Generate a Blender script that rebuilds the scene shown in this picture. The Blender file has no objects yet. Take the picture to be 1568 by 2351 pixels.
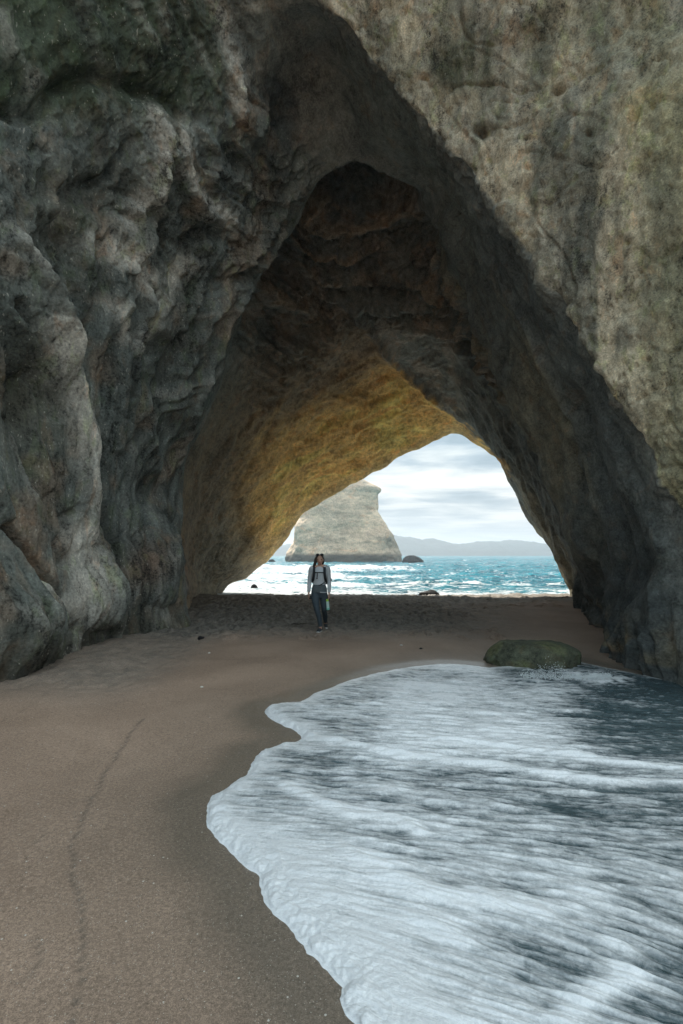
import bpy, bmesh, math, random
import numpy as np
from mathutils import Vector
R = math.radians
sc = bpy.context.scene
COL = sc.collection

# ------------------------------------------------------------------ camera
F = 1175.5; CU, HV, CZ = 784.0, 1273.0, 1.7      # focal length, principal column, horizon row (photo at 1568x2351), eye height
cam = bpy.data.objects.new('camera', bpy.data.cameras.new('camera')); COL.objects.link(cam)
cam.location = (0, 0, CZ); cam.rotation_euler = (R(90), 0, 0)
cam.data.sensor_fit = 'VERTICAL'; cam.data.sensor_height = 36; cam.data.sensor_width = 24
cam.data.lens = 36 * F / 2351
cam.data.shift_y = (HV - 1175.5) / 2351
cam.data.clip_start = .05; cam.data.clip_end = 30000
sc.camera = cam

# ------------------------------------------------------------------ light
SUN_AZ, SUN_EL = R(-27), R(44)      # azimuth from +Y, positive to the right
sun = bpy.data.objects.new('sun', bpy.data.lights.new('sun', 'SUN')); COL.objects.link(sun)
sun.data.energy = 5.0; sun.data.angle = R(.6); sun.data.color = (1, .93, .82)
sd = Vector((math.sin(SUN_AZ) * math.cos(SUN_EL), math.cos(SUN_AZ) * math.cos(SUN_EL), math.sin(SUN_EL)))
sun.rotation_euler = sd.to_track_quat('Z', 'Y').to_euler()
sc.view_settings.view_transform = 'Standard'; sc.view_settings.look = 'None'
sc.view_settings.exposure = 0.75; sc.view_settings.gamma = 1
sc.cycles.use_denoising = True
sc.cycles.max_bounces = 10; sc.cycles.diffuse_bounces = 8; sc.cycles.glossy_bounces = 4
sc.cycles.transmission_bounces = 6; sc.cycles.volume_bounces = 0
sc.cycles.sample_clamp_indirect = 12; sc.cycles.sample_clamp_direct = 0
sc.cycles.caustics_reflective = False; sc.cycles.caustics_refractive = False

class NT:
    def __init__(s, nt): s.nt = nt; s.nt.nodes.clear()
    def n(s, typ, **kw):
        nd = s.nt.nodes.new(typ)
        ins = kw.pop('i', {})
        for k, v in kw.items(): setattr(nd, k, v)
        for k, v in ins.items():
            if isinstance(v, bpy.types.NodeSocket): s.nt.links.new(v, nd.inputs[k])
            elif isinstance(v, bpy.types.Node): s.nt.links.new(v.outputs[0], nd.inputs[k])
            else: nd.inputs[k].default_value = v
        return nd
    def math(s, op, a, b=0, c=0, clamp=False):
        return s.n('ShaderNodeMath', operation=op, use_clamp=clamp, i={0: a, 1: b, 2: c}).outputs[0]
    def vmath(s, op, a, b=(0, 0, 0)):
        return s.n('ShaderNodeVectorMath', operation=op, i={0: a, 1: b}).outputs[0]
    def noise(s, vec, scale, detail=4, rough=.55, dist=0, lac=2.0):
        return s.n('ShaderNodeTexNoise', i={'Vector': vec, 'Scale': scale, 'Detail': detail, 'Roughness': rough, 'Distortion': dist, 'Lacunarity': lac}).outputs[0]
    def ramp(s, f, stops):
        r = s.n('ShaderNodeValToRGB', i={0: f})
        e = r.color_ramp.elements
        while len(e) < len(stops): e.new(.5)
        for k, (p, c) in enumerate(stops):
            e[k].position = p
            e[k].color = (c, c, c, 1) if not isinstance(c, (tuple, list)) else (*c, 1)
        return r.outputs[0]
    def mix(s, f, a, b, mode='MIX'):
        m = s.n('ShaderNodeMix', data_type='RGBA', blend_type=mode)
        for k, v in ((0, f), (6, a), (7, b)):
            if isinstance(v, bpy.types.NodeSocket): s.nt.links.new(v, m.inputs[k])
            else:
                if isinstance(v, tuple) and len(v) == 3: v = (*v, 1)
                m.inputs[k].default_value = v
        return m.outputs[2]
    def maprange(s, v, a, b, c=0, d=1):
        return s.n('ShaderNodeMapRange', i={0: v, 1: a, 2: b, 3: c, 4: d}).outputs[0]
    def attr(s, name): return s.n('ShaderNodeAttribute', attribute_name=name)
    def bump(s, h, dist, strength=1, normal=None):
        i = {'Height': h, 'Distance': dist, 'Strength': strength}
        if normal is not None: i['Normal'] = normal
        return s.n('ShaderNodeBump', i=i).outputs[0]

# world: hazy overcast with broken cloud over a clear sky
w = bpy.data.worlds.new('World'); sc.world = w; w.use_nodes = True
t = NT(w.node_tree)
sky = t.n('ShaderNodeTexSky', sky_type='NISHITA', sun_disc=False, sun_elevation=SUN_EL, sun_rotation=SUN_AZ, dust_density=2.0)
gen = t.n('ShaderNodeTexCoord').outputs['Generated']
sx = t.n('ShaderNodeSeparateXYZ', i={0: gen})
zz = t.math('MAXIMUM', sx.outputs[2], 0.0)
den = t.math('ADD', zz, .07)
px = t.math('DIVIDE', sx.outputs[0], den); py = t.math('DIVIDE', sx.outputs[1], den)
cv = t.n('ShaderNodeCombineXYZ', i={0: t.math('MULTIPLY', px, .75), 1: py, 2: 0.0}).outputs[0]
big = t.noise(t.vmath('ADD', cv, (7.3, 4.2, 0)), .62, 7, .5, .25)
fine = t.noise(cv, 1.9, 6, .55, .35)
m1 = t.math('ADD', t.math('MULTIPLY', big, .62), t.math('MULTIPLY', fine, .38))
shade = t.ramp(m1, [(.40, (.20, .27, .32)), (.455, (.32, .39, .44)), (.50, (.50, .54, .55)), (.545, (.66, .67, .66)), (.61, (.90, .88, .85))])
# CIE overcast: zenith about three times the horizon; paler low down
grad = t.math('ADD', .76, t.math('MULTIPLY', t.math('POWER', zz, .9), 2.6))
low = t.maprange(zz, 0.0, .11, 1, 0)
shade = t.mix(t.math('MULTIPLY', low, .5), shade, (.56, .60, .62))
zp = t.math('POWER', zz, .9)
cloud = t.vmath('MULTIPLY', shade, t.n('ShaderNodeCombineXYZ', i={0: t.math('MULTIPLY_ADD', zp, 14.0, 5.7), 1: t.math('MULTIPLY_ADD', zp, 15.8, 5.65), 2: t.math('MULTIPLY_ADD', zp, 16.6, 5.6)}).outputs[0])
mask = t.ramp(m1, [(.30, .90), (.50, .99)])
out = t.mix(mask, sky.outputs[0], cloud)
bg = t.n('ShaderNodeBackground', i={0: out, 1: .1})
t.n('ShaderNodeOutputWorld', i={0: bg})

# ------------------------------------------------------------------ numpy noise
_rng = np.random.RandomState(7)
_P = np.concatenate([_rng.permutation(256)] * 3)
_G = _rng.normal(size=(256, 3)); _G /= np.linalg.norm(_G, axis=1)[:, None]
_G = _G.astype(np.float32)
def pn(x, y, z):
    x, y, z = (np.asarray(a, np.float32) for a in np.broadcast_arrays(x, y, z))
    xi, yi, zi = (np.floor(a).astype(np.int32) for a in (x, y, z))
    xf, yf, zf = x - xi, y - yi, z - zi
    u, v, w_ = (a * a * a * (a * (a * 6 - 15) + 10) for a in (xf, yf, zf))
    xi &= 255; yi &= 255; zi &= 255
    def g(a, b, c):
        h = _P[_P[_P[xi + a] + yi + b] + zi + c]
        gg = _G[h]
        return gg[..., 0] * (xf - a) + gg[..., 1] * (yf - b) + gg[..., 2] * (zf - c)
    def L(a, b, s): return a + (b - a) * s
    r = L(L(L(g(0, 0, 0), g(1, 0, 0), u), L(g(0, 1, 0), g(1, 1, 0), u), v),
          L(L(g(0, 0, 1), g(1, 0, 1), u), L(g(0, 1, 1), g(1, 1, 1), u), v), w_)
    return r * 1.5
def fbm(x, y, z, o=4, gain=.5, ridged=False):
    a, s, f = 1, 0, 1
    for k in range(o):
        n = pn(x * f + 17.3 * k, y * f + 5.1 * k, z * f + 9.7 * k)
        if ridged: n = 1 - 2 * np.abs(n) * 1.4
        s = s + a * n; a *= gain; f *= 2.03
    return s
def sst(x, a, b):
    q = np.clip((x - a) / (b - a), 0, 1); return q * q * (3 - 2 * q)
def dpoly(u, v, pts, closed=False):
    """distance to a polyline and the running parameter 0..1 along it"""
    pts = np.array(pts, float); n = len(pts)
    best = np.full(u.shape, 1e9); par = np.zeros(u.shape); side = np.zeros(u.shape)
    m = n if closed else n - 1
    for k in range(m):
        a, b = pts[k], pts[(k + 1) % n]; d = b - a; L2 = (d * d).sum() + 1e-12
        q = np.clip(((u - a[0]) * d[0] + (v - a[1]) * d[1]) / L2, 0, 1)
        dx = u - a[0] - q * d[0]; dy = v - a[1] - q * d[1]; dd = np.hypot(dx, dy)
        c = dd < best
        best = np.where(c, dd, best); par = np.where(c, (k + q) / m, par)
        side = np.where(c, np.sign(d[0] * dy - d[1] * dx), side)
    return best, par, side
def inside(u, v, pts):
    r = np.zeros(u.shape, bool); n = len(pts)
    for k in range(n):
        x1, y1 = pts[k]; x2, y2 = pts[(k + 1) % n]
        if y1 == y2: continue
        c = ((y1 > v) != (y2 > v)) & (u < (x2 - x1) * (v - y1) / (y2 - y1) + x1)
        r ^= c
    return r
def blob(u, v, cu, cv, ru, rv, p=1.0):
    return np.exp(-(((u - cu) / ru) ** 2 + ((v - cv) / rv) ** 2) * p)
def to_uv(x, y, z):
    y = np.maximum(y, .3); return CU + x / y * F, HV - (z - CZ) / y * F
def at(u, v, Y): return ((u - CU) / F * Y, Y, CZ + (HV - v) / F * Y)

# ------------------------------------------------------------------ object helpers
def tag(o, label=None, cat=None, group=None, kind=None):
    for k, v in (('label', label), ('category', cat), ('group', group), ('kind', kind)):
        if v: o[k] = v
    return o
def empty(name, loc, rz=0):
    o = bpy.data.objects.new(name, None); COL.objects.link(o); o.location = loc; o.rotation_euler = (0, 0, rz); o.empty_display_size = .1; return o
def mesh_obj(name, verts, faces, mat, parent=None, smooth=True, attrs=None):
    me = bpy.data.meshes.new(name)
    verts = np.asarray(verts, np.float32)
    if isinstance(faces, np.ndarray):
        nf, k = faces.shape
        me.vertices.add(len(verts)); me.vertices.foreach_set('co', verts.ravel())
        me.loops.add(nf * k); me.loops.foreach_set('vertex_index', faces.astype(np.int32).ravel())
        me.polygons.add(nf); me.polygons.foreach_set('loop_start', np.arange(0, nf * k, k, dtype=np.int32))
        me.update(calc_edges=True)
    else:
        me.from_pydata([tuple(map(float, q)) for q in verts], [], faces)
    me.validate()
    if smooth: me.polygons.foreach_set('use_smooth', np.ones(len(me.polygons), bool))
    for an, (typ, data) in (attrs or {}).items():
        a = me.attributes.new(an, typ, 'POINT')
        a.data.foreach_set('value' if typ == 'FLOAT' else ('color' if typ == 'FLOAT_COLOR' else 'vector'), np.asarray(data, np.float32).ravel())
    if mat: me.materials.append(mat)
    o = bpy.data.objects.new(name, me); COL.objects.link(o)
    if parent: o.parent = parent
    return o
def grid_faces(nr, nc, keep=None, flip=False):
    idx = np.arange(nr * nc).reshape(nr, nc)
    q = np.stack([idx[:-1, :-1], idx[:-1, 1:], idx[1:, 1:], idx[1:, :-1]], -1)
    if flip: q = q[..., ::-1]
    q = q.reshape(-1, 4)
    if keep is not None: q = q[keep.reshape(-1)]
    return q
def compact(verts, faces, attrs):
    used = np.zeros(len(verts), bool); used[faces.ravel()] = True
    remap = np.cumsum(used) - 1
    return verts[used], remap[faces], {k: (t_, np.asarray(d)[used]) for k, (t_, d) in attrs.items()}
def mat_new(name):
    m = bpy.data.materials.new(name); m.use_nodes = True; return m, NT(m.node_tree)
def simple_mat(name, col, rough=.7, var=.25, scale=20, bump=.003, spec=.3, coat=0, trans=0):
    m, t = mat_new(name)
    g = t.n('ShaderNodeTexCoord').outputs['Object']
    n = t.noise(g, scale, 5, .6)
    c = t.mix(t.maprange(n, .3, .7), tuple(q * (1 - var) for q in col), tuple(min(1, q * (1 + var)) for q in col))
    b = t.n('ShaderNodeBsdfPrincipled', i={'Base Color': c, 'Roughness': rough, 'Specular IOR Level': spec, 'Normal': t.bump(n, bump), 'Coat Weight': coat, 'Transmission Weight': trans})
    t.n('ShaderNodeOutputMaterial', i={0: b}); return m

# ------------------------------------------------------------------ ground function
def S(x, y):
    x = np.asarray(x, float); y = np.asarray(y, float)
    z = -.03 * np.clip(x, 0, 6) * (1 - sst(y, 6.5, 11))
    z = z - .012 * np.clip(y - 19, 0, 5) ** 1.5 * (y > 19) - .22 * np.clip(y - 22.6, 0, 20)
    z = z + .10 * np.exp(-((x + 4.0 + .05 * (y - 7)) / .75) ** 2) * sst(y, 3, 5) * (1 - sst(y, 9, 12))
    z = z + .05 * np.exp(-((x - 8.3) / 2.2) ** 2 - ((y - 19) / 4) ** 2)
    z = z - .004 * np.clip(-y - 12, 0, 1e4) * 2
    z = z - .04 * np.clip(np.abs(x) - 30, 0, 80)
    return np.maximum(z, -3)
SEA = -.5

# ------------------------------------------------------------------ materials: rock
def rock_material(name, scale=1.0, bump_amp=1.0, speck=.5, stretch=(1, 1, 1), contrast=1.0, band=0.0):
    m, t = mat_new(name)
    co = t.n('ShaderNodeTexCoord').outputs['Object']
    vec = t.vmath('MULTIPLY', co, stretch)
    zc = t.attr('zone').outputs['Color']
    n1 = t.noise(vec, 1.1 * scale, 8, .62, .4)
    n2 = t.noise(vec, 5.5 * scale, 8, .68, .3)
    n3 = t.noise(co, 26 * scale, 5, .7)
    v1 = t.math('ADD', t.math('MULTIPLY', n1, .30), t.math('ADD', t.math('MULTIPLY', n2, .36), t.math('MULTIPLY', n3, .34)))
    mul = t.ramp(v1, [(.40, .50 - .28 * contrast), (.48, .78), (.55, 1.15), (.64, 1.3 + .6 * contrast)])
    c = t.mix(1.0, zc, mul, 'MULTIPLY')
    # mineral mottling: rust, olive and chalk patches
    hue = t.noise(vec, 2.3 * scale, 6, .6, .8)
    hue2 = t.noise(t.vmath('ADD', vec, (11, 3, 7)), 3.4 * scale, 6, .65, .5)
    c = t.mix(t.math('MULTIPLY', t.maprange(hue, .56, .66), .35), c, t.mix(1.0, c, (1.35, .88, .62), 'MULTIPLY'))
    c = t.mix(t.math('MULTIPLY', t.maprange(hue2, .54, .64), .5 if contrast > .8 else .08), c, t.mix(1.0, c, (.86, 1.0, .66), 'MULTIPLY'))
    # pits and pale grains
    vo = t.n('ShaderNodeTexVoronoi', feature='F1', i={'Vector': t.vmath('ADD', vec, t.vmath('MULTIPLY', t.n('ShaderNodeTexNoise', i={'Vector': vec, 'Scale': 9.0}).outputs[1], (.12, .12, .12))), 'Scale': 16 * scale}).outputs[0]
    grains = t.math('MULTIPLY', t.math('LESS_THAN', vo, .17), t.math('GREATER_THAN', n2, .5))
    c = t.mix(t.math('MULTIPLY', grains, speck), c, (.5, .47, .40))
    pit = t.noise(vec, 34 * scale, 3, .6)
    pits = t.ramp(pit, [(.28, 0.0), (.40, 1.0)])
    h = t.math('ADD', t.math('MULTIPLY', n2, .055), t.math('ADD', t.math('MULTIPLY', n3, .018), t.math('MULTIPLY', pits, .006)))
    if band:
        sep = t.n('ShaderNodeSeparateXYZ', i={0: co})
        zz = t.math('ADD', sep.outputs[2], t.math('MULTIPLY', t.noise(co, .8, 4), .9))
        bn = t.noise(t.n('ShaderNodeCombineXYZ', i={0: t.math('MULTIPLY', sep.outputs[0], .25), 1: t.math('MULTIPLY', sep.outputs[1], .25), 2: t.math('MULTIPLY', zz, 3.4)}).outputs[0], 1.6, 5, .6)
        h = t.math('ADD', h, t.math('MULTIPLY', bn, .12 * band))
        c = t.mix(t.math('MULTIPLY', t.maprange(bn, .45, .62), .35 * band), c, t.mix(1.0, c, (1.5, 1.2, .9), 'MULTIPLY'))
    b = t.n('ShaderNodeBsdfPrincipled', i={'Base Color': c, 'Roughness': t.maprange(n2, .35, .7, .72, .95), 'Specular IOR Level': .25,
            'Normal': t.bump(h, bump_amp, 1.0)})
    t.n('ShaderNodeOutputMaterial', i={0: b}); return m
M_FACE = rock_material('weathered_tuff', 1.45, 1.3, .5, (1.1, 1.1, .6), 1.2)
M_FLUTE = rock_material('fluted_tuff', .9, 1.25, .6, (1.2, 1.2, .5), 1.3)
M_VAULT = rock_material('vault_tuff', 1.0, 1.0, .12, (1, .8, 1), .6, .35)

# ------------------------------------------------------------------ rock arch: one closed loft of sections along the tunnel
def px_ring(l): return [at(*q) for q in l]
Pw = [(-9,0,-1.2),(-9.2,0,2),(-9.5,0,4.5),(-9.5,.5,7),(-9.5,1,10),(-9.5,2,13.5),(-9,3,17),(-7,5,20),(-4,6.5,22),(0,7.5,23),(4,8,23),(8,8,22),(12,7.5,21),(15,7,18.5),(17,6.5,16),(18,6,13),(18.5,5.5,10),(19,5,7),(19,5,3),(19,4.5,-1.2)]
Ow = [(-5.6,2.8,-1.2),(-5.6,2.8,1.2),(-5.6,2.8,2.6),(-5.7,2.8,4),(-5.7,3,5.6),(-5.4,3.4,8),(-4.8,4.2,10.5),(-3.5,5.4,13),(-1.5,6.8,14.5)] + \
     px_ring([(760,-300,8.5),(1000,-250,8),(1250,-150,7.5),(1500,-50,7),(1650,150,6.5),(1700,400,6.3),(1720,650,6.2),(1750,900,6),(1780,1150,5.9),(1800,1380,5.8),(1830,1850,5.6)])
Aw = px_ring([(-60,1740,6.2),(-60,1480,6.2),(-60,1250,6.2),(-70,1000,6.2),(-70,750,6.3),(-60,450,6.5),(0,150,7),(250,-60,7.8),(500,-70,8.6),
     (735,0,9),(850,140,8.8),(960,262,8.6),(1060,375,8.4),(1150,485,8.2),(1240,620,8),(1340,800,7.6),(1445,985,7.2),(1565,1175,7),(1615,1380,6.8),(1580,1780,6.7)])
ABw = px_ring([(210,1640,9.5),(200,1400,9.5),(195,1220,9.6),(200,1030,9.7),(225,840,9.8),(290,640,9.8),(380,470,9.8),(470,320,9.8),(600,200,10),
     (740,150,10.5),(870,245,10.3),(975,345,10.1),(1060,440,9.9),(1130,560,9.8),(1205,710,9.6),(1290,880,9.4),(1365,1060,9.2),(1420,1230,9.2),(1440,1400,9.2),(1428,1620,9.2)])
Bw = px_ring([(440,1530,12.0),(425,1380,12.6),(402,1200,13.2),(430,1034,13.4),(492,904,13),(560,715,12.5),(620,600,12.5),(675,500,12.5),(740,420,12.2),
     (812,378,12),(905,400,12),(995,455,12),(1052,555,12),(1100,700,12),(1170,850,12),(1235,1000,12),(1295,1150,12),(1350,1310,12),(1398,1425,12),(1400,1520,12)])
Cw = px_ring([(430,1490,15),(420,1370,15.5),(400,1215,16),(425,1050,16),(485,890,16),(548,700,15.5),(605,580,15.5),(660,470,15.2),(730,400,14.6),
     (812,356,14.4),(915,380,14.4),(1000,492,14.5),(1056,612,14.5),(1106,735,14.3),(1185,870,14.3),(1242,1015,14.3),(1297,1160,14.3),(1350,1310,14.4),(1370,1412,14.5),(1374,1490,14.5)])
Dw = px_ring([(440,1450,18),(440,1350,18),(432,1240,18.5),(470,1110,18.5),(535,980,18.5),(598,860,18),(660,770,18),(725,710,18),(785,685,17.6),
     (845,700,17.5),(925,695,17.4),(1005,700,17.2),(1065,722,17),(1125,785,16.6),(1190,900,16.6),(1247,1030,16.6),(1297,1170,16.6),(1342,1310,16.8),(1345,1392,17),(1350,1460,17)])
Ew = px_ring([(462,1430,23),(455,1345,23),(480,1290,23),(530,1200,23),(598,1110,23),(675,1020,22.6),(750,950,22.2),(820,900,22),(880,868,21.6),
     (925,848,21.4),(985,872,21.2),(1045,915,21),(1090,962,20.8),(1132,1020,20.6),(1178,1092,20.4),(1225,1172,20.3),(1266,1250,20.3),(1305,1330,20.4),(1328,1371,20.5),(1335,1420,20.5)])
Fw = px_ring([(480,1395,29),(528,1344,29),(575,1321,28.5),(618,1290,28),(655,1245,27.5),(697,1185,27.2),(745,1153,26.8),(832,1107,26.3),(900,1066,26),
     (965,1032,25.6),(1022,1008,25.2),(1052,1000,25),(1082,1016,25),(1148,1060,24.7),(1168,1108,24.5),(1205,1172,24.2),(1250,1240,24),(1290,1305,24),(1318,1357,24),(1325,1405,24)])
Gw = [(1 + (x - 1) * 1.22, y + 1.6, z if z < 0 else z * 1.25 + .4) for x, y, z in Fw]
Hw = [(1 + (x - 1) * 3.2, y + 3, z if z < 0 else z * 2.9 + 1) for x, y, z in Fw]
for rg in (Gw, Hw):
    rg[0] = (rg[0][0], rg[0][1], -1.6); rg[-1] = (rg[-1][0], rg[-1][1], -1.6)
rings = np.array([Pw, Ow, Aw, ABw, Bw, Cw, Dw, Ew, Fw, Gw, Hw, Pw], float)
subs = [26, 120, 150, 130, 44, 100, 120, 100, 22, 12, 8]
NS = 20; SS = 40
si = np.linspace(0, NS - 1, (NS - 1) * SS + 1)
def catmull(P, s):
    k = np.clip(np.floor(s).astype(int), 0, len(P) - 2); f = (s - k)[:, None]
    p0 = P[np.clip(k - 1, 0, len(P) - 1)]; p1 = P[k]; p2 = P[k + 1]; p3 = P[np.clip(k + 2, 0, len(P) - 1)]
    return .5 * (2 * p1 + (p2 - p0) * f + (2 * p0 - 5 * p1 + 4 * p2 - p3) * f ** 2 + (3 * p1 - 3 * p2 + p3 - p0) * f ** 3)
curves = [catmull(r_, si) for r_ in rings]
rows, tt = [], []
for k, n in enumerate(subs):
    for j in range(n):
        f = j / n; rows.append(curves[k] * (1 - f) + curves[k + 1] * f); tt.append(k + f)
rows.append(curves[-1]); tt.append(len(subs))
V = np.array(rows); tt = np.array(tt)
# soften section creases a little
def blur_t(a, n):
    for _ in range(n):
        a[1:-1] = a[1:-1] * .5 + (a[:-2] + a[2:]) * .25
    return a
V = blur_t(V, 24)
def normals(V):
    ds = np.gradient(V, axis=1); dt = np.gradient(V, axis=0)
    n = np.cross(ds, dt); return n / (np.linalg.norm(n, axis=2, keepdims=True) + 1e-9)
N = normals(V)
ctr = V - np.array([1.0, 0, 2.0]); 
mid = slice(200, 500)
if (N[mid, :, 2] * 1)[:, 380].mean() > 0: N = -N     # vault normals point down into the tunnel
FLIP = False
TT = np.repeat(tt[:, None], V.shape[1], 1); SI = np.repeat(si[None, :], V.shape[0], 0)
U, W = to_uv(V[..., 0], V[..., 1], V[..., 2])
X, Y, Z = V[..., 0], V[..., 1], V[..., 2]
vis = (TT > 0.6) & (TT < 8.6)

warp = fbm(X * .35, Y * .35, Z * .35, 3)
warp2 = fbm(X * .35 + 40, Y * .35, Z * .35 + 9, 3)
# weights of the three looks of the rock
wface = sst(2.06 - TT, 0, .12) * sst(SI, 8.6, 9.4)
wflute = (1 - sst(TT, 3.85, 4.1)) * (1 - sst(SI, 7.2, 9.0)) 
wvault = np.clip(1 - wface - wflute, 0, 1)
D = np.zeros_like(X)
# general lumps
D += .20 * fbm(X * .30 + warp, Y * .30, Z * .30, 3) * (1 - .75 * sst(TT, 7.2, 8)) * (1 - .45 * wface) * (1 - .55 * wflute)
# tuff face: pitted, chipped
D += wface * (.075 * fbm(X * 1.1, Y * 1.1, Z * .8, 4, .55) + .04 * fbm(X * 3.6, Y * 3.6, Z * 3.0, 4, .6) + .02 * fbm(X * 9, Y * 9, Z * 9, 2, .6))
crk = lambda a, w_: np.exp(-(a / w_) ** 2)
nz0_ = fbm(X * 2.5, Y * 2.5, Z * 2.5, 2)
un0 = U + 5 * pn(X * 2, Y * 2, Z * 2); wn0 = W + 5 * pn(X * 2 + 9, Y * 2, Z * 2)
lipd, lipp, _ = dpoly(U, W, [(735,0),(850,140),(960,262),(1060,375),(1150,485),(1240,620),(1340,800),(1445,985),(1565,1175)])
lipn = np.exp(-(lipd / 26) ** 2) * sst(SI, 8.5, 9.2)
D += wface * (-.05 * crk(pn(X * .5, Y * .5, Z * 1.1 + warp), .02) - .03 * crk(pn(X * 1.4 + 7, Y * 1.4, Z * 1.4 + warp), .03)) 
dl_, _, _ = dpoly(un0, wn0, [(1120,352),(1180,350),(1250,362),(1330,380),(1410,388)]); D -= wface * .045 * np.exp(-(dl_ / 3) ** 2) * (.5 + nz0_)
dl_, _, _ = dpoly(un0, wn0, [(985,620 - 425),(1050,290),(1090,330),(1110,400)]); D -= wface * .03 * np.exp(-(dl_ / 4) ** 2)
for bu, bv, br_, ba in ((1108,298,20,.20),(1282,196,14,.16),(1352,305,9,.12),(1210,318,8,.10),(1030,352,12,.14),(1345,628,6,.08),(1215,395,7,.09),(1440,560,6,.08),(980,180,9,.10),(1500,250,8,.08)):
    D -= wface * ba * blob(un0, wn0, bu, bv, br_, br_ * .7)
D += np.exp(-((TT - 4) / .35) ** 2) * sst(SI, 6, 8) * (1 - sst(SI, 13, 15)) * .07 * fbm(X * .9, Y * .9, Z * .9 + 7, 4, .55)
D += lipn * (.13 * fbm(X * 1.4, Y * 1.4, Z * 1.4, 4, .6) + .05 * fbm(X * 5, Y * 5, Z * 5, 3))
# fluted wall: ribs running up the wall
nz0 = fbm(X * .6 + 50, Y * .6, Z * .6, 2)
lean = np.interp(U, [0, 150, 300, 450, 650], [-.28, -.15, .05, .40, .62])
yl = Y - lean * (Z - 2) + .45 * warp
rib = fbm(yl * .95, Z * .09 + warp2 * .4, 0 * X, 2, .5, True)
rib2 = fbm(yl * 3.1 + warp2, Z * .30, 0 * X + 5, 3, .55)
crk = lambda a, w_: np.exp(-(a / w_) ** 2)
cr = crk(pn(yl * .8 + 3, Z * .16, 0 * X + 2), .022) * .9 + crk(pn(yl * 1.9, Z * .35 + warp, 0 * X + 12), .03) * .5 + crk(pn(X * .9, yl * .6 + warp, Z * .9 + 30), .022) * .5
cr = cr * sst(nz0, -.35, .25)
D += wflute * (-.085 * cr + .10 * rib + .05 * rib2 + .03 * fbm(X * 1.3, Y * 1.3, Z * .7, 3, .5) + .022 * fbm(yl * 7, Z * 1.6, 0 * X, 3, .6) + .016 * fbm(X * 7, Y * 7, Z * 5, 3, .6))
crag = sst(W, 900, 650) if False else (1 - sst(W, 620, 900))
D += wflute * sst(W, 520, 800) * .075 * fbm(yl * 2.1 + .2 * warp2, Z * .10, 0 * X + 4, 3, .5, True)
D += wflute * crag * (.055 * fbm(yl * 1.5 + warp, Z * .8, X * .5, 4, .6, True) + .05 * fbm(X * 3, Y * 3, Z * 2, 3, .6, True) - .06)
feats = [  # traced ribs (+) and cracks (-): polyline, half width in px, metres
    ([(330,255),(352,330),(338,420),(300,480),(262,530)], 26, .30),
    ([(395,300),(400,360),(415,430),(455,500),(520,560)], 22, .26),
    ([(20,560),(70,660),(95,760),(120,880),(140,980),(150,1080),(165,1180),(190,1290),(200,1420)], 30, .38),
    ([(250,640),(262,760),(265,880),(262,1000),(235,1120)], 24, .22),
    ([(225,560),(222,690),(190,800),(175,880),(185,1000),(205,1150)], 10, -.42),
    ([(205,1150),(238,1235),(266,1340),(282,1450),(284,1500)], 12, -.62),
    ([(405,770),(345,915),(292,1030),(272,1090)], 10, -.30),
    ([(360,1230),(355,1320),(360,1430)], 44, .30),
    ([(205,1300),(200,1480)], 44, .42),
    ([(378,1180),(395,1260),(432,1330)], 10, -.25),
    ([(0,1210),(45,1290),(90,1360),(125,1430),(140,1500)], 12, -.55),
    ([(538,100),(545,200),(540,280),(560,350)], 16, .22),
    ([(0,262),(60,272),(120,200),(200,180),(290,200),(380,235),(440,320),(505,400)], 22, -.20),
    ([(140,470),(160,580),(150,700),(120,800)], 24, -.25),
    ([(410,560),(470,520),(520,560)], 18, -.22),
    ([(0,120),(150,90),(330,130),(430,210)], 60, .12),
    ([(560,330),(620,240),(700,190)], 20, .22),
    ([(690,480),(620,560),(560,650),(505,760),(450,900),(412,1000),(390,1100),(395,1200)], 10, .18),
    ([(640,480),(560,590),(470,740),(412,860),(380,980),(368,1080)], 12, .20), ([(330,640),(300,760),(290,860),(300,950)], 12, .20),
    ([(350,470),(300,560),(252,650)], 14, .22), ([(100,300),(130,380),(122,480),(150,530)], 14, .20), ([(455,300),(482,350),(470,410),(500,470)], 10, .16),
    ([(320,880),(318,980),(345,1060),(340,1120)], 12, .16), ([(470,620),(440,700),(380,800)], 10, .14), ([(0,720),(40,800),(60,900)], 12, .18),
    ([(430,560),(392,640),(370,720)], 9, -.16), ([(520,560),(470,660),(430,760),(400,800)], 8, -.16), ([(20,690),(60,820),(100,930),(122,1010)], 9, -.24),
    ([(10,960),(40,1000),(62,1070),(60,1150)], 9, -.20), ([(130,1180),(108,1250),(132,1330)], 9, -.30), ([(600,390),(560,470),(540,560)], 8, -.14), ([(290,320),(250,400),(200,450)], 12, -.20),
    ([(345,560),(330,650),(345,720)], 7, -.12), ([(330,1140),(318,1240),(300,1300)], 8, -.2), ([(90,560),(110,640),(95,700)], 8, -.14),
]
un = U + 7 * pn(X * 1.5, Y * 1.5, Z * 1.5) ; wn = W + 7 * pn(X * 1.5 + 9, Y * 1.5, Z * 1.5)
for pts, wd, am in feats:
    d_, p_, _ = dpoly(un, wn, pts)
    prof_ = np.exp(-(d_ / (wd * .85)) ** 2) if am < 0 else .62 * np.exp(-d_ / wd) + .42 * np.exp(-(d_ / (wd * 1.2)) ** 2)
    D += am * 1.5 * prof_ * np.sin(np.clip(p_ * 1.1 + .08, 0, 1) * np.pi) ** .5 * wflute * (TT > 1)
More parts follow.
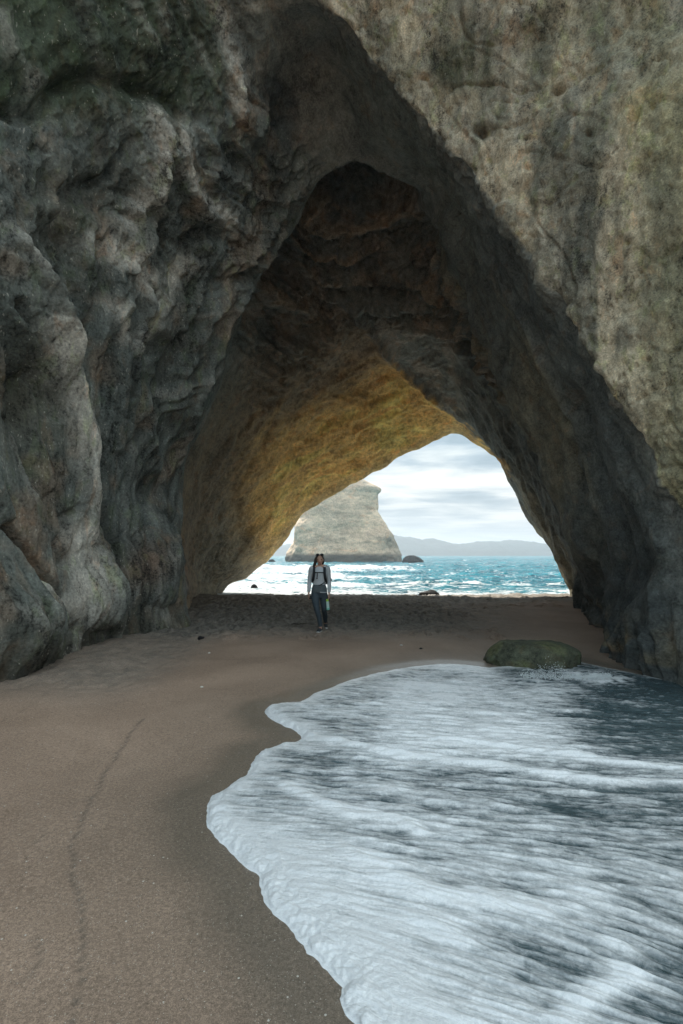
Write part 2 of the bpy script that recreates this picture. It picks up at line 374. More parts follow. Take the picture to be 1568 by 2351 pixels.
D += wflute * (TT > 1) * (-.35 * blob(U, W, 338, 1130, 34, 46, 1.3) - .35 * blob(U, W, 60, 920, 70, 120) + .50 * blob(U, W, 20, 1440, 80, 110) - .25 * blob(U, W, 120, 560, 60, 60)
     - .3 * blob(U, W, 140, 430, 60, 40) + .2 * blob(U, W, 300, 700, 60, 90))
# vault: alcove, strata, sweeping flutes
D += wvault * (TT > 2) * (TT < 8) * (-.9 * blob(U, W, 652, 285, 46, 90, 1.6) ** .6 + .30 * blob(U, W, 600, 440, 70, 50, 1.2))
dl0, _, _ = dpoly(U, W, [(440,1400),(535,1338),(620,1290),(665,1225),(735,1155),(835,1105),(960,1035),(1052,1000)])
strz = Z + .35 * warp + .08 * X
strata = pn(X * .25, Y * .25, strz * 2.3) + .5 * pn(X * .5, Y * .5, strz * 5.3)
dome = sst(TT, 4.6, 5.2) * (1 - sst(TT, 6.1, 6.5)) * sst(SI, 4, 6) * (1 - sst(SI, 13, 14.5))
for pts, wd, am in (([(650,690),(720,655),(780,690),(840,702),(930,692),(1000,708),(1080,728),(1124,785),(1150,850)], 11, .42), ([(974,450),(1035,505),(1052,560),(1066,640),(1105,715)], 10, .30),
                    ([(690,500),(760,430),(830,385),(920,410)], 9, .25), ([(1105,715),(1150,800),(1180,900),(1260,1080),(1290,1200)], 9, .16), ([(1200,1150),(1240,1260),(1270,1340)], 14, .22), ([(820,720),(905,835),(985,898),(1050,950),(1092,1002)], 11, .28),
                    ([(1120,900),(1170,1000),(1230,1120)], 8, -.14), ([(1330,1180),(1370,1290),(1400,1400)], 14, .25), ([(1250,900),(1330,1080),(1400,1250),(1450,1400)], 12, -.3)):
    d_, p_, _ = dpoly(un, wn, pts)
    D += am * np.exp(-(d_ / wd) ** 2) * np.sin(np.clip(p_ * 1.1 + .08, 0, 1) * np.pi) ** .5 * (TT > 2.3) * (TT < 7.8)
D += dome * (.60 * strata + .14 * fbm(X * 1.8, Y * 1.8, Z * 2.6, 4, .6, True))
roofl = sst(TT, 5.9, 6.4) * (1 - sst(SI, 10.6, 11.2))
D += roofl * (1 - .6 * sst(TT, 7.6, 8)) * (.07 * fbm(dl0 / 42, U / 300, W / 300, 4, .6) + .06 * fbm(X * .8, Y * .6, Z * 1.2, 4, .6) + .035 * fbm(X * 2.6, Y * 1.2, Z * 4, 3, .6) + .02 * fbm(X * 6, Y * 6, Z * 6, 2))
wallr = sst(SI, 10.8, 12) * sst(TT, 2.05, 2.3)
along = (X + Z * .55)
D += wallr * (1 - .5 * sst(TT, 7.6, 8)) * (.13 * fbm(along * .65, Y * .5 + warp * .4, Z * .12, 3, .55, True) * (1 - sst(TT, 6.5, 7.5)) + .05 * fbm(along * 2, Y * 1.2, Z * .5, 4, .6) + .02 * fbm(X * 5, Y * 5, Z * 3, 3))
# waterline fretting at the feet of the right wall
D += wallr * (1 - sst(Z, .2, 1.4)) * (.14 * fbm(X * 2.2, Y * 2.2, Z * .5, 3, .6, True)) * (1 - sst(TT, 6.5, 7.5))
D += sst(SI, 8, 9) * sst(TT, 2.1, 2.5) * (1 - sst(TT, 3.6, 4.0)) * (1 - sst(SI, 12, 13)) * .10 * fbm(X * 1.2, Y * .5, Z * .6, 4, .55)
# far lip stays close to its outline
lim = np.exp(-((TT - 8) / .12) ** 2)
D = D * (1 - .6 * lim) + lim * .10 * fbm(X * .9, Y * .9, Z * .9, 3)
D = np.where((TT > 8.4) | (TT < .5), fbm(X * .25, Y * .25, Z * .25, 4) * .9, D)
V2 = V + N * D[..., None]

# rock colour zones (albedo, with some light and shade painted in)
def cz(c): return np.array(c)[None, None, :]
def lay(base, wgt, c): wgt = np.clip(wgt, 0, 1)[..., None]; return base * (1 - wgt) + cz(c) * wgt
nz = fbm(X * .7, Y * .7, Z * .7, 4); nz2 = fbm(X * .9 + 20, Y * .9, Z * .9, 4); nz3 = fbm(X * 2.2, Y * 2.2, Z * 1.2 + 4, 3)
Cc = np.zeros(V.shape) + cz((.17, .145, .11))
# vault
vaultc = np.zeros(V.shape) + cz((.23, .235, .21))
vaultc = lay(vaultc, sst(TT, 4.5, 5) * sst(nz2, -.1, .5) * .7, (.36, .30, .24))
vaultc = lay(vaultc, wallr * .9, (.155, .168, .152))
bandn0 = fbm(TT * 6 + warp * .3, SI * .4, 0 * X + 3, 4, .6)
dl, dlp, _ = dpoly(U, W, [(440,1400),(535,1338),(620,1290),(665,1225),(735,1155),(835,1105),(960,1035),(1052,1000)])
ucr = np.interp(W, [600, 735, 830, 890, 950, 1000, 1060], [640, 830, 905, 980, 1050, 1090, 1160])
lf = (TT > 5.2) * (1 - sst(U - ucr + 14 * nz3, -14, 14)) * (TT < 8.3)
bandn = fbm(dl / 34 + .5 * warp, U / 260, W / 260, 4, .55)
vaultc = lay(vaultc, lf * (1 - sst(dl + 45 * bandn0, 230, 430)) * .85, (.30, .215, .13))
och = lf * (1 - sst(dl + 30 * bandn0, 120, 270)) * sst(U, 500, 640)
vaultc = lay(vaultc, och * (.85 + .3 * nz), (.98, .60, .19))  # real ochre rock, brightened to paint in light bounced off the sea
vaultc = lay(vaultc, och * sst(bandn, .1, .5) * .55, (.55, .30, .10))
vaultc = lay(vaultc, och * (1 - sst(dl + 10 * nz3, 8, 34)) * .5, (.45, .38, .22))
vaultc = lay(vaultc, sst(TT, 6.1, 6.8) * (1 - sst(SI + .5 * nz, 2.2, 3.6)) * .8, (.24, .215, .155))
vaultc = lay(vaultc, dome * sst(strata + .3 * nz3, .05, .55) * .7, (.46, .34, .235))
flut = fbm(along * .9, Y * .35 + warp * .5, Z * .10, 4, .6)
vaultc = lay(vaultc, wallr * sst(flut, 0, .6) * .6, (.29, .255, .17))
vaultc = lay(vaultc, wallr * sst(-flut, 0, .6) * .5, (.12, .135, .135))
vaultc = lay(vaultc, (TT > 2) * (TT < 4) * sst(blob(un, wn, 652, 275, 52, 95), .30, .42) * .85, (.07, .078, .078))  # shade of the alcove painted into the rock colour as a darker patch
vaultc = lay(vaultc, blob(U, W, 600, 440, 80, 46, .9) * (TT > 2) * (TT < 4.2) * .9, (.22, .20, .12))
vaultc = lay(vaultc, sst(TT, 2.2, 2.6) * (1 - sst(TT, 3.5, 4)) * sst(SI, 8.8, 9.6) * (1 - sst(SI, 12, 13)) * .85, (.20, .215, .19))
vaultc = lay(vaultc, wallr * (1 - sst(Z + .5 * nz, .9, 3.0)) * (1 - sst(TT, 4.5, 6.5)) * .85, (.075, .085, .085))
vaultc = lay(vaultc, wallr * (TT < 4.6) * (1 - sst(Z, .1, .9)) * (Z > .05) * (.1 + .9 * nz3), (.36, .27, .13))
# flute
fl = np.zeros(V.shape) + cz((.175, .192, .172))
fl = lay(fl, sst(nz, .0, .6) * .8, (.13, .14, .12))
fl = lay(fl, sst(nz2, .1, .55) * .5, (.36, .26, .18))
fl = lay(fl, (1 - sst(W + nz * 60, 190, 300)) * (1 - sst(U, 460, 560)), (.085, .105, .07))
fl = lay(fl, blob(U, W, 60, 900, 80, 150) * .8, (.10, .09, .06))  # shade of the hollow deepened in the rock colour
fl = lay(fl, blob(U, W, 170, 480, 130, 120) * .6, (.15, .14, .11))
fl = lay(fl, sst(rib2, .1, .7) * .35, (.26, .26, .23))
fl = lay(fl, sst(-rib2, .1, .7) * .45, (.11, .12, .105))
fl = lay(fl, (1 - sst(Z, .15, .75)) * .7, (.10, .09, .065))
pale = [([(335,262),(352,330),(338,420),(280,510)], 15), ([(395,300),(405,380),(440,450),(510,500)], 13), ([(75,740),(105,840),(135,950),(150,1060),(165,1160)], 13),
        ([(160,1230),(165,1300),(150,1390)], 30), ([(500,0),(520,50),(535,120),(545,240)], 17), ([(225,560),(290,590),(330,640)], 22), ([(20,530),(60,600)], 16), ([(235,690),(262,770)], 12),
        ([(60,1330),(105,1400)], 12), ([(420,600),(350,700),(300,790)], 16), ([(690,0),(560,20)], 10)]
for pts, wd in pale:
    d_, p_, _ = dpoly(un, wn, pts)
    fl = lay(fl, np.exp(-(d_ / (wd * 1.3)) ** 2) * (.9 + .6 * nz3) * (TT > 1), (.66, .62, .54))
fl = lay(fl, blob(U, W, 315, 1300, 34, 50) * .7, (.30, .19, .13))
fl = lay(fl, sst(rib + .35 * nz3, 1.0, 1.45) * sst(nz3 + nz, -.4, .3) * .35, (.50, .48, .42))
fl = lay(fl, cr * .6, (.07, .075, .07))
# right face
seep = fbm(X * 1.6 + .3 * warp, Y * 1.6, Z * .12, 4, .6)
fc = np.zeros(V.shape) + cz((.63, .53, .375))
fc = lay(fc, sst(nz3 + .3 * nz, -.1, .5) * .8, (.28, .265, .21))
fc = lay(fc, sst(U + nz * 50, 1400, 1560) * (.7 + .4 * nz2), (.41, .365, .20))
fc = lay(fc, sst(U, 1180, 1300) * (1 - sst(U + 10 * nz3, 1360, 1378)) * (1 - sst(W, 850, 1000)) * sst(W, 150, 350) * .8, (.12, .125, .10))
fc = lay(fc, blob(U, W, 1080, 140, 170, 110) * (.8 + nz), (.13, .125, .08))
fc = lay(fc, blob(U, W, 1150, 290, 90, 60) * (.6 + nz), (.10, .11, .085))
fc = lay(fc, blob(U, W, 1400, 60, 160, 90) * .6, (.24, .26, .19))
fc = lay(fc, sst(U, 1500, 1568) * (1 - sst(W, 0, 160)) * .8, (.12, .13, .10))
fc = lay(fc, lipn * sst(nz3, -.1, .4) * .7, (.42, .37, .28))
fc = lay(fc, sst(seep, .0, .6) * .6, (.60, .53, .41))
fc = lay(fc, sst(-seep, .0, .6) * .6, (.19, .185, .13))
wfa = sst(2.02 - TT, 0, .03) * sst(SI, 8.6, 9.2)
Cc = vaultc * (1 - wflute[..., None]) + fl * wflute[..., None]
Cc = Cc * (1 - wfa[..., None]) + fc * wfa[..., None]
outside = (TT > 8.15) | (TT < .3)
Cc = np.where(outside[..., None], cz((.42, .38, .29)), Cc)
Cc = np.clip(Cc, .02, .8)
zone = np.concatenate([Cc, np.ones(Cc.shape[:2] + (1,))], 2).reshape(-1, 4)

arch = empty('rock_arch', (0, 9, 0))
tag(arch, 'huge tuff sea arch whose tall pointed tunnel opens through the cliff onto the sea', 'rock arch')
nr, ncol = V2.shape[:2]
tq = TT[:-1, :-1]; sq = SI[:-1, :-1]
is_face = (tq < 2.0) & (sq >= 9)
is_flute = (tq < 4.0) & (sq < 8) | ((tq < 2.0) & (sq < 9))
vv = V2.reshape(-1, 3) - np.array([0, 9, 0])
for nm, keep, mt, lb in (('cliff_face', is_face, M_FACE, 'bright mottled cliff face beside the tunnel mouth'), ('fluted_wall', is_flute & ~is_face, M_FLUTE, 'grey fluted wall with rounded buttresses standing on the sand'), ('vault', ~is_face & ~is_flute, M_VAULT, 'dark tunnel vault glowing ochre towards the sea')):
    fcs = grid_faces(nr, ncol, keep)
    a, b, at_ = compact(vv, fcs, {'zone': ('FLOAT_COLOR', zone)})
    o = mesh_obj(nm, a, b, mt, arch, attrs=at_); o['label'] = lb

# ------------------------------------------------------------------ beach
wash_px = [(900,2480),(825,2351),(800,2315),(786,2290),(792,2272),(800,2262),(760,2222),(720,2185),(715,2165),(640,2095),(612,2040),(600,2000),(578,1988),(520,1940),(500,1920),(484,1885),(480,1850),(490,1825),(515,1815),(550,1790),(575,1775),
           (582,1755),(600,1722),(640,1712),(702,1698),(690,1685),(655,1665),(625,1650),(608,1632),(618,1620),(650,1614),(690,1612),(705,1602),(725,1592),(790,1568),(850,1550),(900,1538),(950,1530),(1000,1526),(1040,1524),(1080,1528),(1118,1534),(1200,1528),(1320,1518),(1400,1536),(1500,1556),(1600,1575),(1800,1600),(2600,1700),(2600,2480)]
wash = []
for u, v in wash_px:
    Yg = CZ * F / (v - HV)
    for _ in range(4):
        xg = (u - CU) / F * Yg; Yg = (CZ - float(S(xg, Yg))) * F / (v - HV)
    wash.append(((u - CU) / F * Yg, Yg))
wash[0] = (wash[1][0] + .9, -3.0); wash[-1] = (12, -3.0)
def wash_dist(x, y):
    wx = x + .035 * pn(x * 3.1, y * 3.1, 0 * x) + .018 * pn(x * 9, y * 9, 0 * x + 3) + .008 * pn(x * 24, y * 24, 0 * x + 5)
    wy = y + .035 * pn(x * 3.1, y * 3.1, 0 * x + 8) + .018 * pn(x * 9, y * 9, 0 * x + 11)
    d, p, _ = dpoly(wx, wy, wash, True)
    return np.where(inside(wx, wy, wash), d, -d), p
def lines(parts): return np.concatenate([np.asarray(q, float) for q in parts])
gx = lines([[-6000, -1500, -400, -150, -60, -30, -18, -12, -9, -7.5], np.arange(-6.5, 13, .028), [14, 16, 20, 30, 60, 150, 400, 1500, 6000]])
yy = [1.3]
while yy[-1] < 34: yy.append(yy[-1] + max(.006, .0030 * yy[-1] * (1 + yy[-1] / 14)))
gy = lines([[-6000, -1500, -500, -200, -90, -50, -30, -20, -12, -7, -4, -2, -1, -.3, .3, .8], yy, [38, 50, 80, 300, 1500, 9000]])
GX, GY = np.meshgrid(gx, gy)
GZ = S(GX, GY)
dn = (GX > -7) & (GX < 13) & (GY > 1) & (GY < 36)
ug, vg = to_uv(GX, GY, GZ)
wd_, _ = wash_dist(GX, GY)
GZ = GZ + dn * (.018 * fbm(GX * .5, GY * .5, 0 * GX, 3) + .002 * fbm(GX * 5, GY * 5, 0 * GX, 3))
# trampled dry sand towards the sea and along the left wall
tr = sst(GY, 9.6, 12.6) * (1 - sst(ug, 900, 1300) * (1 - sst(GY, 17, 20)))
trl = np.clip(sst(-GX, 2.0, 3.2) * sst(GY, 5.2, 7), 0, 1) * .55
tr = np.clip(tr + trl, 0, 1)
GZ = GZ + dn * tr * (.060 * fbm(GX * 1.9, GY * 1.5, 0 * GX + 2, 3, .6) + .028 * fbm(GX * 4.5, GY * 3.5, 0 * GX, 2, .6, True) - .01)
rs = random.Random(3)
def dent(x, y, a, lx, ly, dz):
    global GZ
    i0, i1 = np.searchsorted(gy, [y - 1, y + 1]); j0, j1 = np.searchsorted(gx, [x - 1, x + 1])
    xs, ys = GX[i0:i1, j0:j1] - x, GY[i0:i1, j0:j1] - y
    c, s_ = math.cos(a), math.sin(a)
    p, q = xs * c + ys * s_, -xs * s_ + ys * c
    r2 = (p / lx) ** 2 + (q / ly) ** 2
    GZ[i0:i1, j0:j1] += dz * (-np.exp(-r2 * 1.6) + .38 * np.exp(-(np.sqrt(r2) - 1.25) ** 2 * 7))
for k in range(560):
    y = rs.uniform(10.2, 22); x = rs.uniform(-5, 8) if y > 16 else rs.uniform(-4.5, 3.5)
    dent(x, y, rs.gauss(1.5, .5), .16, .07, rs.uniform(.05, .10))
for k in range(40):
    dent(rs.uniform(-4.4, -2.6), rs.uniform(6.5, 10.5), rs.gauss(1.2, .5), .12, .06, rs.uniform(.008, .02))
trail = [(1300,1372),(1255,1380),(1215,1386),(1180,1392),(1140,1398),(1105,1404),(1068,1408),(1035,1412),(985,1418),(950,1424)]
for k, (u, v) in enumerate(trail):
    y = CZ * F / (v - HV); dent((u - CU) / F * y, y + (.12 if k % 2 else 0), 2.6, .17, .07, .06)
def spot(u, v): y = CZ * F / (v - HV); return (u - CU) / F * y, y
for (u, v) in [(262,1858),(256,1866),(270,1872),(185,1876),(170,1885),(390,1740),(372,1748),(402,1736),(310,1785),(85,1945),(78,1975),(92,2010),(60,2040),(160,1870),(150,1895),(180,1895)]:
    x, y = spot(u, v)
    for a in (-.7, 0, .7): dent(x + .012 * math.sin(a), y, a + 1.2, .030, .008, .006)
tide = np.zeros_like(GX)
# old swash marks: thin raised lines with a step
for pts, hh in (([(330,1650),(300,1680),(270,1730),(235,1790),(195,1870),(165,1940),(166,2010),(185,2080),(196,2160),(185,2250),(165,2351),(150,2460)], .007),
                ([(0,1672),(60,1640),(130,1590),(200,1545)], .002), ([(95,1905),(98,1925),(80,1940)], .004), ([(90,2150),(88,2200),(60,2240),(20,2262)], .005)):
    wp = [spot(u, v) for u, v in pts]
    qx = GX + .03 * pn(GX * 4, GY * 4, 0 * GX) + .01 * pn(GX * 14, GY * 14, 0 * GX)
    d_, p_, sd_ = dpoly(qx, GY, wp)
    tide = np.maximum(tide, np.exp(-(d_ / (.006 + .0016 * GY)) ** 2) * (hh / .010))
    GZ = GZ + dn * hh * (np.exp(-(d_ / .014) ** 2) * -1.2 + np.exp(-(d_ / .09) ** 2) * (sd_ > 0)) * np.sin(np.clip(p_, .02, .98) * np.pi) ** .4
wet = sst(wd_, -.55 , -.02) * .9 + .35 * sst(wd_, -1.6, -.3)
wet = np.clip(wet + .5 * sst(GY, 20.5, 22) * (GY < 40) + .25 * sst(ug, 700, 1200) * sst(-GY, -14, -9), 0, 1)
m, t = mat_new('beach_sand')
co = t.n('ShaderNodeTexCoord').outputs['Object']
wa = t.attr('wet').outputs['Fac']; ta = t.attr('dry').outputs['Fac']
n0 = t.noise(co, .55, 6, .62, .5); n1 = t.noise(co, 55, 3, .75); n2 = t.noise(co, 190, 3, .8)
vor = t.n('ShaderNodeTexVoronoi', feature='F1', i={'Vector': co, 'Scale': 150.0})
c = t.mix(t.maprange(n0, .35, .65), (.27, .187, .135), (.385, .272, .20))
c = t.mix(ta, c, (.26, .23, .195))
c = t.mix(t.math('MULTIPLY', ta, t.maprange(t.noise(t.vmath('MULTIPLY', co, (1, .8, 1)), 4.5, 5, .7), .40, .56, 1.0, .25)), c, (.12, .108, .09))
c = t.mix(t.math('MULTIPLY', t.attr('tide').outputs['Fac'], .75), c, (.07, .062, .052))
c = t.mix(t.math('MULTIPLY', wa, .8), c, (.14, .118, .092))
gr = t.math('ADD', t.math('MULTIPLY', n1, .4), t.math('MULTIPLY', n2, .6))
c = t.mix(1.0, c, t.ramp(gr, [(.33, .40), (.5, .98), (.68, 1.9)]), 'MULTIPLY')
sp = t.math('MULTIPLY', t.math('LESS_THAN', vor.outputs[0], .30), t.math('GREATER_THAN', t.n('ShaderNodeSeparateColor', i={0: vor.outputs[1]}).outputs[0], .93))
c = t.mix(t.math('MULTIPLY', sp, .8), c, (.60, .55, .48))
v2 = t.n('ShaderNodeTexVoronoi', feature='F1', i={'Vector': co, 'Scale': 34.0})
sp2 = t.math('MULTIPLY', t.math('LESS_THAN', v2.outputs[0], .16), t.math('GREATER_THAN', t.n('ShaderNodeSeparateColor', i={0: v2.outputs[1]}).outputs[0], .95))
c = t.mix(t.math('MULTIPLY', sp2, .8), c, (.65, .62, .56))
h = t.math('ADD', t.math('MULTIPLY', n1, .5), t.math('MULTIPLY', n2, .5))
ro = t.math('SUBTRACT', .88, t.math('MULTIPLY', wa, .58))
b = t.n('ShaderNodeBsdfPrincipled', i={'Base Color': c, 'Roughness': ro, 'Specular IOR Level': .35, 'Normal': t.bump(h, .006, .8)})
t.n('ShaderNodeOutputMaterial', i={0: b}); M_SAND = m
sand = mesh_obj('beach', np.stack([GX, GY, GZ], -1).reshape(-1, 3), grid_faces(*GX.shape), M_SAND, attrs={'wet': ('FLOAT', wet.ravel()), 'dry': ('FLOAT', (tr * dn).ravel()), 'tide': ('FLOAT', tide.ravel())})
tag(sand, kind='structure')
def ground_z(x, y):
    j = int(np.clip(np.searchsorted(gx, x), 1, len(gx) - 1)); i = int(np.clip(np.searchsorted(gy, y), 1, len(gy) - 1))
    return float(GZ[i, j])

# ------------------------------------------------------------------ swash: thin running water with foam
vs = np.concatenate([np.linspace(2600, 1800, 420), np.linspace(1798.5, 1500, 260)])
yr = CZ * F / (vs - HV)
yr = np.concatenate([np.linspace(-3.6, yr[0] - .03, 90), yr])
kr = np.concatenate([np.linspace(-.50, 1.05, 820), np.geomspace(1.06, 9.6, 90)])
WY, KK = np.meshgrid(yr, kr, indexing='ij'); WYc = np.maximum(WY, 1.5); WX = KK * WYc * .86
d, p = wash_dist(WX, WY)
u_, v_ = to_uv(WX, WY, S(WX, WY))
aa = .22 + .5 * (1 - sst(WY, 1.8, 3.2))
cross = WY + aa * WX * .6
alng = WX - .25 * WY
rim = sst(v_, 1560, 1640) * .6 + .4  # bolder front near the camera
fr = np.clip(d, 0, None)
hgt = (.008 + .024 * rim) * (1 - np.exp(-fr / (.035 + .02 * rim))) - .02 * sst(-d, 0, .06)
edge = np.exp(-(fr / .16) ** 2) * (d > 0)
hgt += edge * rim * (.022 * np.abs(pn(WX * 7, WY * 7, 0 * WX)) + .010 * np.abs(pn(WX * 17, WY * 17, 0 * WX + 4)) + .004 * pn(WX * 40, WY * 40, 0 * WX))
inn = sst(d, .02, .35)
rp1 = fbm(alng * 1.3, cross * 6.5, 0 * WX, 3, .6); rp2 = fbm(alng * 2.4, cross * 20, 0 * WX + 7, 2, .6); rp3 = fbm(alng * 6, cross * 46, 0 * WX + 3, 2, .6)
hgt += inn * (.020 * rp1 + .0115 * rp2 * (.4 + sst(d, .2, .9)) + .0052 * rp3 * (.3 + sst(d, .2, .7)))
foam = np.exp(-(fr / (.10 + .34 * sst(v_, 1700, 2050))) ** 1.3) * .95
for pts, wpx, am in (([(700,1697),(770,1708),(850,1728),(950,1742),(1050,1752),(1150,1762),(1250,1776),(1400,1790),(1600,1792)], .055, .045),
                     ([(1010,1700),(1100,1708),(1250,1722),(1400,1742),(1500,1752),(1700,1760)], .06, .038),
                     ([(655,1812),(720,1850),(800,1880),(900,1890),(960,1915)], .05, .020), ([(1118,1534),(1060,1528),(1020,1528)], .05, .012),
                     ([(1440,2236),(1390,2262),(1340,2310),(1300,2360)], .05, .010),
                     ([(780,1960),(900,2030),(1050,2070),(1250,2100)], .05, .012)):
    wp = [spot(u, v) for u, v in pts]
    qx = WX + .03 * pn(WX * 3, WY * 3, 0 * WX)
    dd, pp, sd_ = dpoly(qx, WY + .03 * pn(WX * 3, WY * 3, 0 * WX + 4), wp)
    pro = np.exp(-(dd / wpx) ** 2); hgt += am * pro * inn
    foam = foam + .8 * np.exp(-(dd / (wpx * 1.0)) ** 2)
    foam = foam + .16 * np.exp(-(dd / (wpx * 5)) ** 2)
# broad streaky foam plus painted sky sheen, thinning to the right and near the boulder
base = .50 - .34 * sst(WX / WYc, .22, .60) - .08 * sst(WX / WYc, .25, .42) * sst(WY, 5.0, 6.2) - .05 * sst(d, .6, 2) - .12 * sst(-WY, -2.4, -1.9) * sst(WX, .2, .8)
stre = .55 * fbm(alng * .9, cross * 5.0, 0 * WX + 11, 3, .55) + .45 * fbm(alng * 3.2, cross * 14, 0 * WX + 13, 3, .6) 
foam = foam + base + .22 * rp1 + .34 * stre + (.18 + .18 * inn) * rp2 + (.10 + .12 * inn) * rp3  # ripple crests whitened, painting silver sky glints into the foam mask
foam = foam + .42 * sst(WX / WYc, .02, .15) * (1 - sst(WX / WYc, .40, .5)) * sst(WY, 4.0, 4.8) * (1 - sst(WY, 6.6, 7.2)) + .30 * sst(WX, .6, 1.4) * (1 - sst(WY, 2.6, 3.4)) + .3 * pn(WX * .8, WY * .8, 0 * WX)  # first term paints the opening's sky reflection in as whiter foam
hx = blob(WX, WY, *spot(1380, 1545), .45, .35); foam += hx * (1.0 + 1.2 * pn(WX * 9, WY * 9, 0 * WX))
hgt += hx * .05 * np.abs(pn(WX * 8, WY * 8, 0 * WX + 2))
foam = np.clip(foam, 0, 1.4) 
WZ = S(WX, WY) + hgt + .018 * fbm(WX * .5, WY * .5, 0 * WX, 3) + .004
uvw = np.stack([alng, cross, 0 * WX], -1)
keep = ((d > -.07)[:-1, :-1] & (d > -.07)[1:, 1:])
m, t = mat_new('swash_water')
fo = t.attr('foam').outputs['Fac']; fv = t.attr('flow').outputs['Vector']
co = t.n('ShaderNodeTexCoord').outputs['Object']
st = t.noise(t.vmath('MULTIPLY', fv, (7, 30, 1)), 1.0, 5, .7, .3)
bub = t.noise(co, 60, 4, .7)
cell = t.noise(co, 14, 5, .7, 1.0)
fm = t.math('ADD', fo, t.math('ADD', t.math('MULTIPLY', t.math('SUBTRACT', st, .5), .95), t.math('MULTIPLY', t.math('SUBTRACT', bub, .5), .25)))
fm = t.math('ADD', fm, t.math('MULTIPLY', t.math('SUBTRACT', cell, .5), .7))
fac = t.ramp(fm, [(.12, 0.0), (.36, .25), (.60, .58), (1.0, 1.0)])
bn = t.bump(t.math('ADD', t.math('MULTIPLY', st, .7), t.math('MULTIPLY', t.noise(t.vmath('MULTIPLY', fv, (16, 60, 1)), 1.0, 3, .6), .3)), .022, .9)
watr = t.n('ShaderNodeBsdfPrincipled', i={'Base Color': (.045, .075, .085, 1), 'Roughness': .09, 'IOR': 1.55, 'Specular IOR Level': .6, 'Normal': bn})
foc = t.mix(t.maprange(bub, .3, .7), (.70, .72, .74), (.89, .90, .91))
foams = t.n('ShaderNodeBsdfPrincipled', i={'Base Color': foc, 'Roughness': .30, 'Specular IOR Level': .8, 'Normal': t.bump(t.math('ADD', t.math('MULTIPLY', bub, .5), st), .014, .7)})
t.n('ShaderNodeOutputMaterial', i={0: t.n('ShaderNodeMixShader', i={0: fac, 1: watr, 2: foams})}); M_WASH = m
a, b, at_ = compact(np.stack([WX, WY, WZ], -1).reshape(-1, 3), grid_faces(*WX.shape, keep, flip=True), {'foam': ('FLOAT', foam.ravel()), 'flow': ('FLOAT_VECTOR', uvw.reshape(-1, 3))})
o = mesh_obj('swash_water', a, b, M_WASH, attrs=at_); tag(o, kind='structure')

# ------------------------------------------------------------------ sea
vv_ = np.linspace(1368, 1275.2, 330)
sy = np.concatenate([[-6400, -2000, -400, -60, 0, 12], (CZ - SEA) * F / (vv_ - HV), [1800, 3500, 9000]])
sy = np.unique(sy)
ks = np.concatenate([[-400, -60, -12, -4, -2, -1.2], np.linspace(-.42, .62, 900), [1.2, 2, 4, 12, 60, 400]])
SY, SK = np.meshgrid(sy, ks, indexing='ij'); SX = np.clip(SK * np.maximum(SY, 20), -6400, 6400)
act = sst(SY, 21, 24) * (1 - sst(SY, 500, 1200))
far = np.clip(SY / 40, .6, 6)
wv = .20 * fbm(SX * .16 + 3, SY * .30, 0 * SX, 3, .55, True) + .10 * fbm(SX * .55, SY * .9, 0 * SX + 5, 3, .6) + .045 * fbm(SX * 1.8, SY * 2.6, 0 * SX + 8, 2, .6)
wv = np.where(SY > 160, .38 * fbm(SX * .05, SY * .10, 0 * SX, 4, .6, True), wv)
# breaking crests
def crest(y0, x0, x1, amp, wid, slope=0):
    yc = y0 + slope * SX + 1.0 * pn(SX * .18, 0 * SX + y0, 0 * SX)
    q = (SY - yc) / wid
    return amp * np.exp(-q ** 2) * sst(SX, x0 - 2, x0 + 2) * (1 - sst(SX, x1 - 3, x1 + 3)) * (.75 + .5 * pn(SX * .5, SY * .3, 0 * SX + 1))
br1 = crest(62, -12, 9, .85, 2.4, .25); br2 = crest(44, -16, 6, .38, 1.8, .12); br3 = crest(34, -14, 14, .20, 1.0, .05); br4 = crest(88, -5, 40, .35, 3, -.05)
SZ = SEA + act * (wv * np.where(SY < 34, .5, 1) + br1 + br2 + br3 + br4) - .02
SZ = np.where(SY < 22, SEA - .15, SZ)
leftw = (1 - sst(SX / np.maximum(SY, 1), -.10, .09))
sf = (.50 * (1 - sst(SY, 26, 34)) + .42 * leftw * (1 - sst(SY, 60, 150)) + 1.0 * (br1 / .85) ** .7 + .9 * np.clip(br2 / .4, 0, 1) + .6 * np.clip(br3 / .2, 0, 1) + .25 * np.clip(br4 / .35, 0, 1)
      + .34 * fbm(SX * .35, SY * .8, 0 * SX + 21, 4, .6) + .20 * (1 - sst(SY, 40, 80))
      + 1.1 * np.clip(fbm(SX * .5, SY * 1.1, 0 * SX + 31, 3, .6) - .45, 0, 1))
sf = sf * (1 - sst(SY, 160, 400)) * act
m, t = mat_new('sea_water')
co = t.n('ShaderNodeTexCoord').outputs['Object']; fo = t.attr('foam').outputs['Fac']
n1 = t.noise(t.vmath('MULTIPLY', co, (1, 1.6, 1)), 2.2, 5, .65, .5); n2 = t.noise(t.vmath('MULTIPLY', co, (1, 1.5, 1)), .35, 6, .6, .4); n3 = t.noise(t.vmath('MULTIPLY', co, (1, 1.5, 1)), .045, 6, .6, .4)
fn = t.noise(t.vmath('MULTIPLY', co, (1, 2.2, 1)), 1.6, 8, .72, .8)
fm = t.math('ADD', fo, t.math('MULTIPLY', t.math('SUBTRACT', fn, .5), 3.4))
fac = t.ramp(fm, [(.42, 0.0), (.62, .7), (.80, 1.0)])
deep = t.mix(t.maprange(n2, .35, .65), (.0, .06, .095), (.002, .20, .255))
h = t.math('ADD', t.math('MULTIPLY', n1, .10), t.math('ADD', t.math('MULTIPLY', n2, .55), t.math('MULTIPLY', n3, 2.0)))
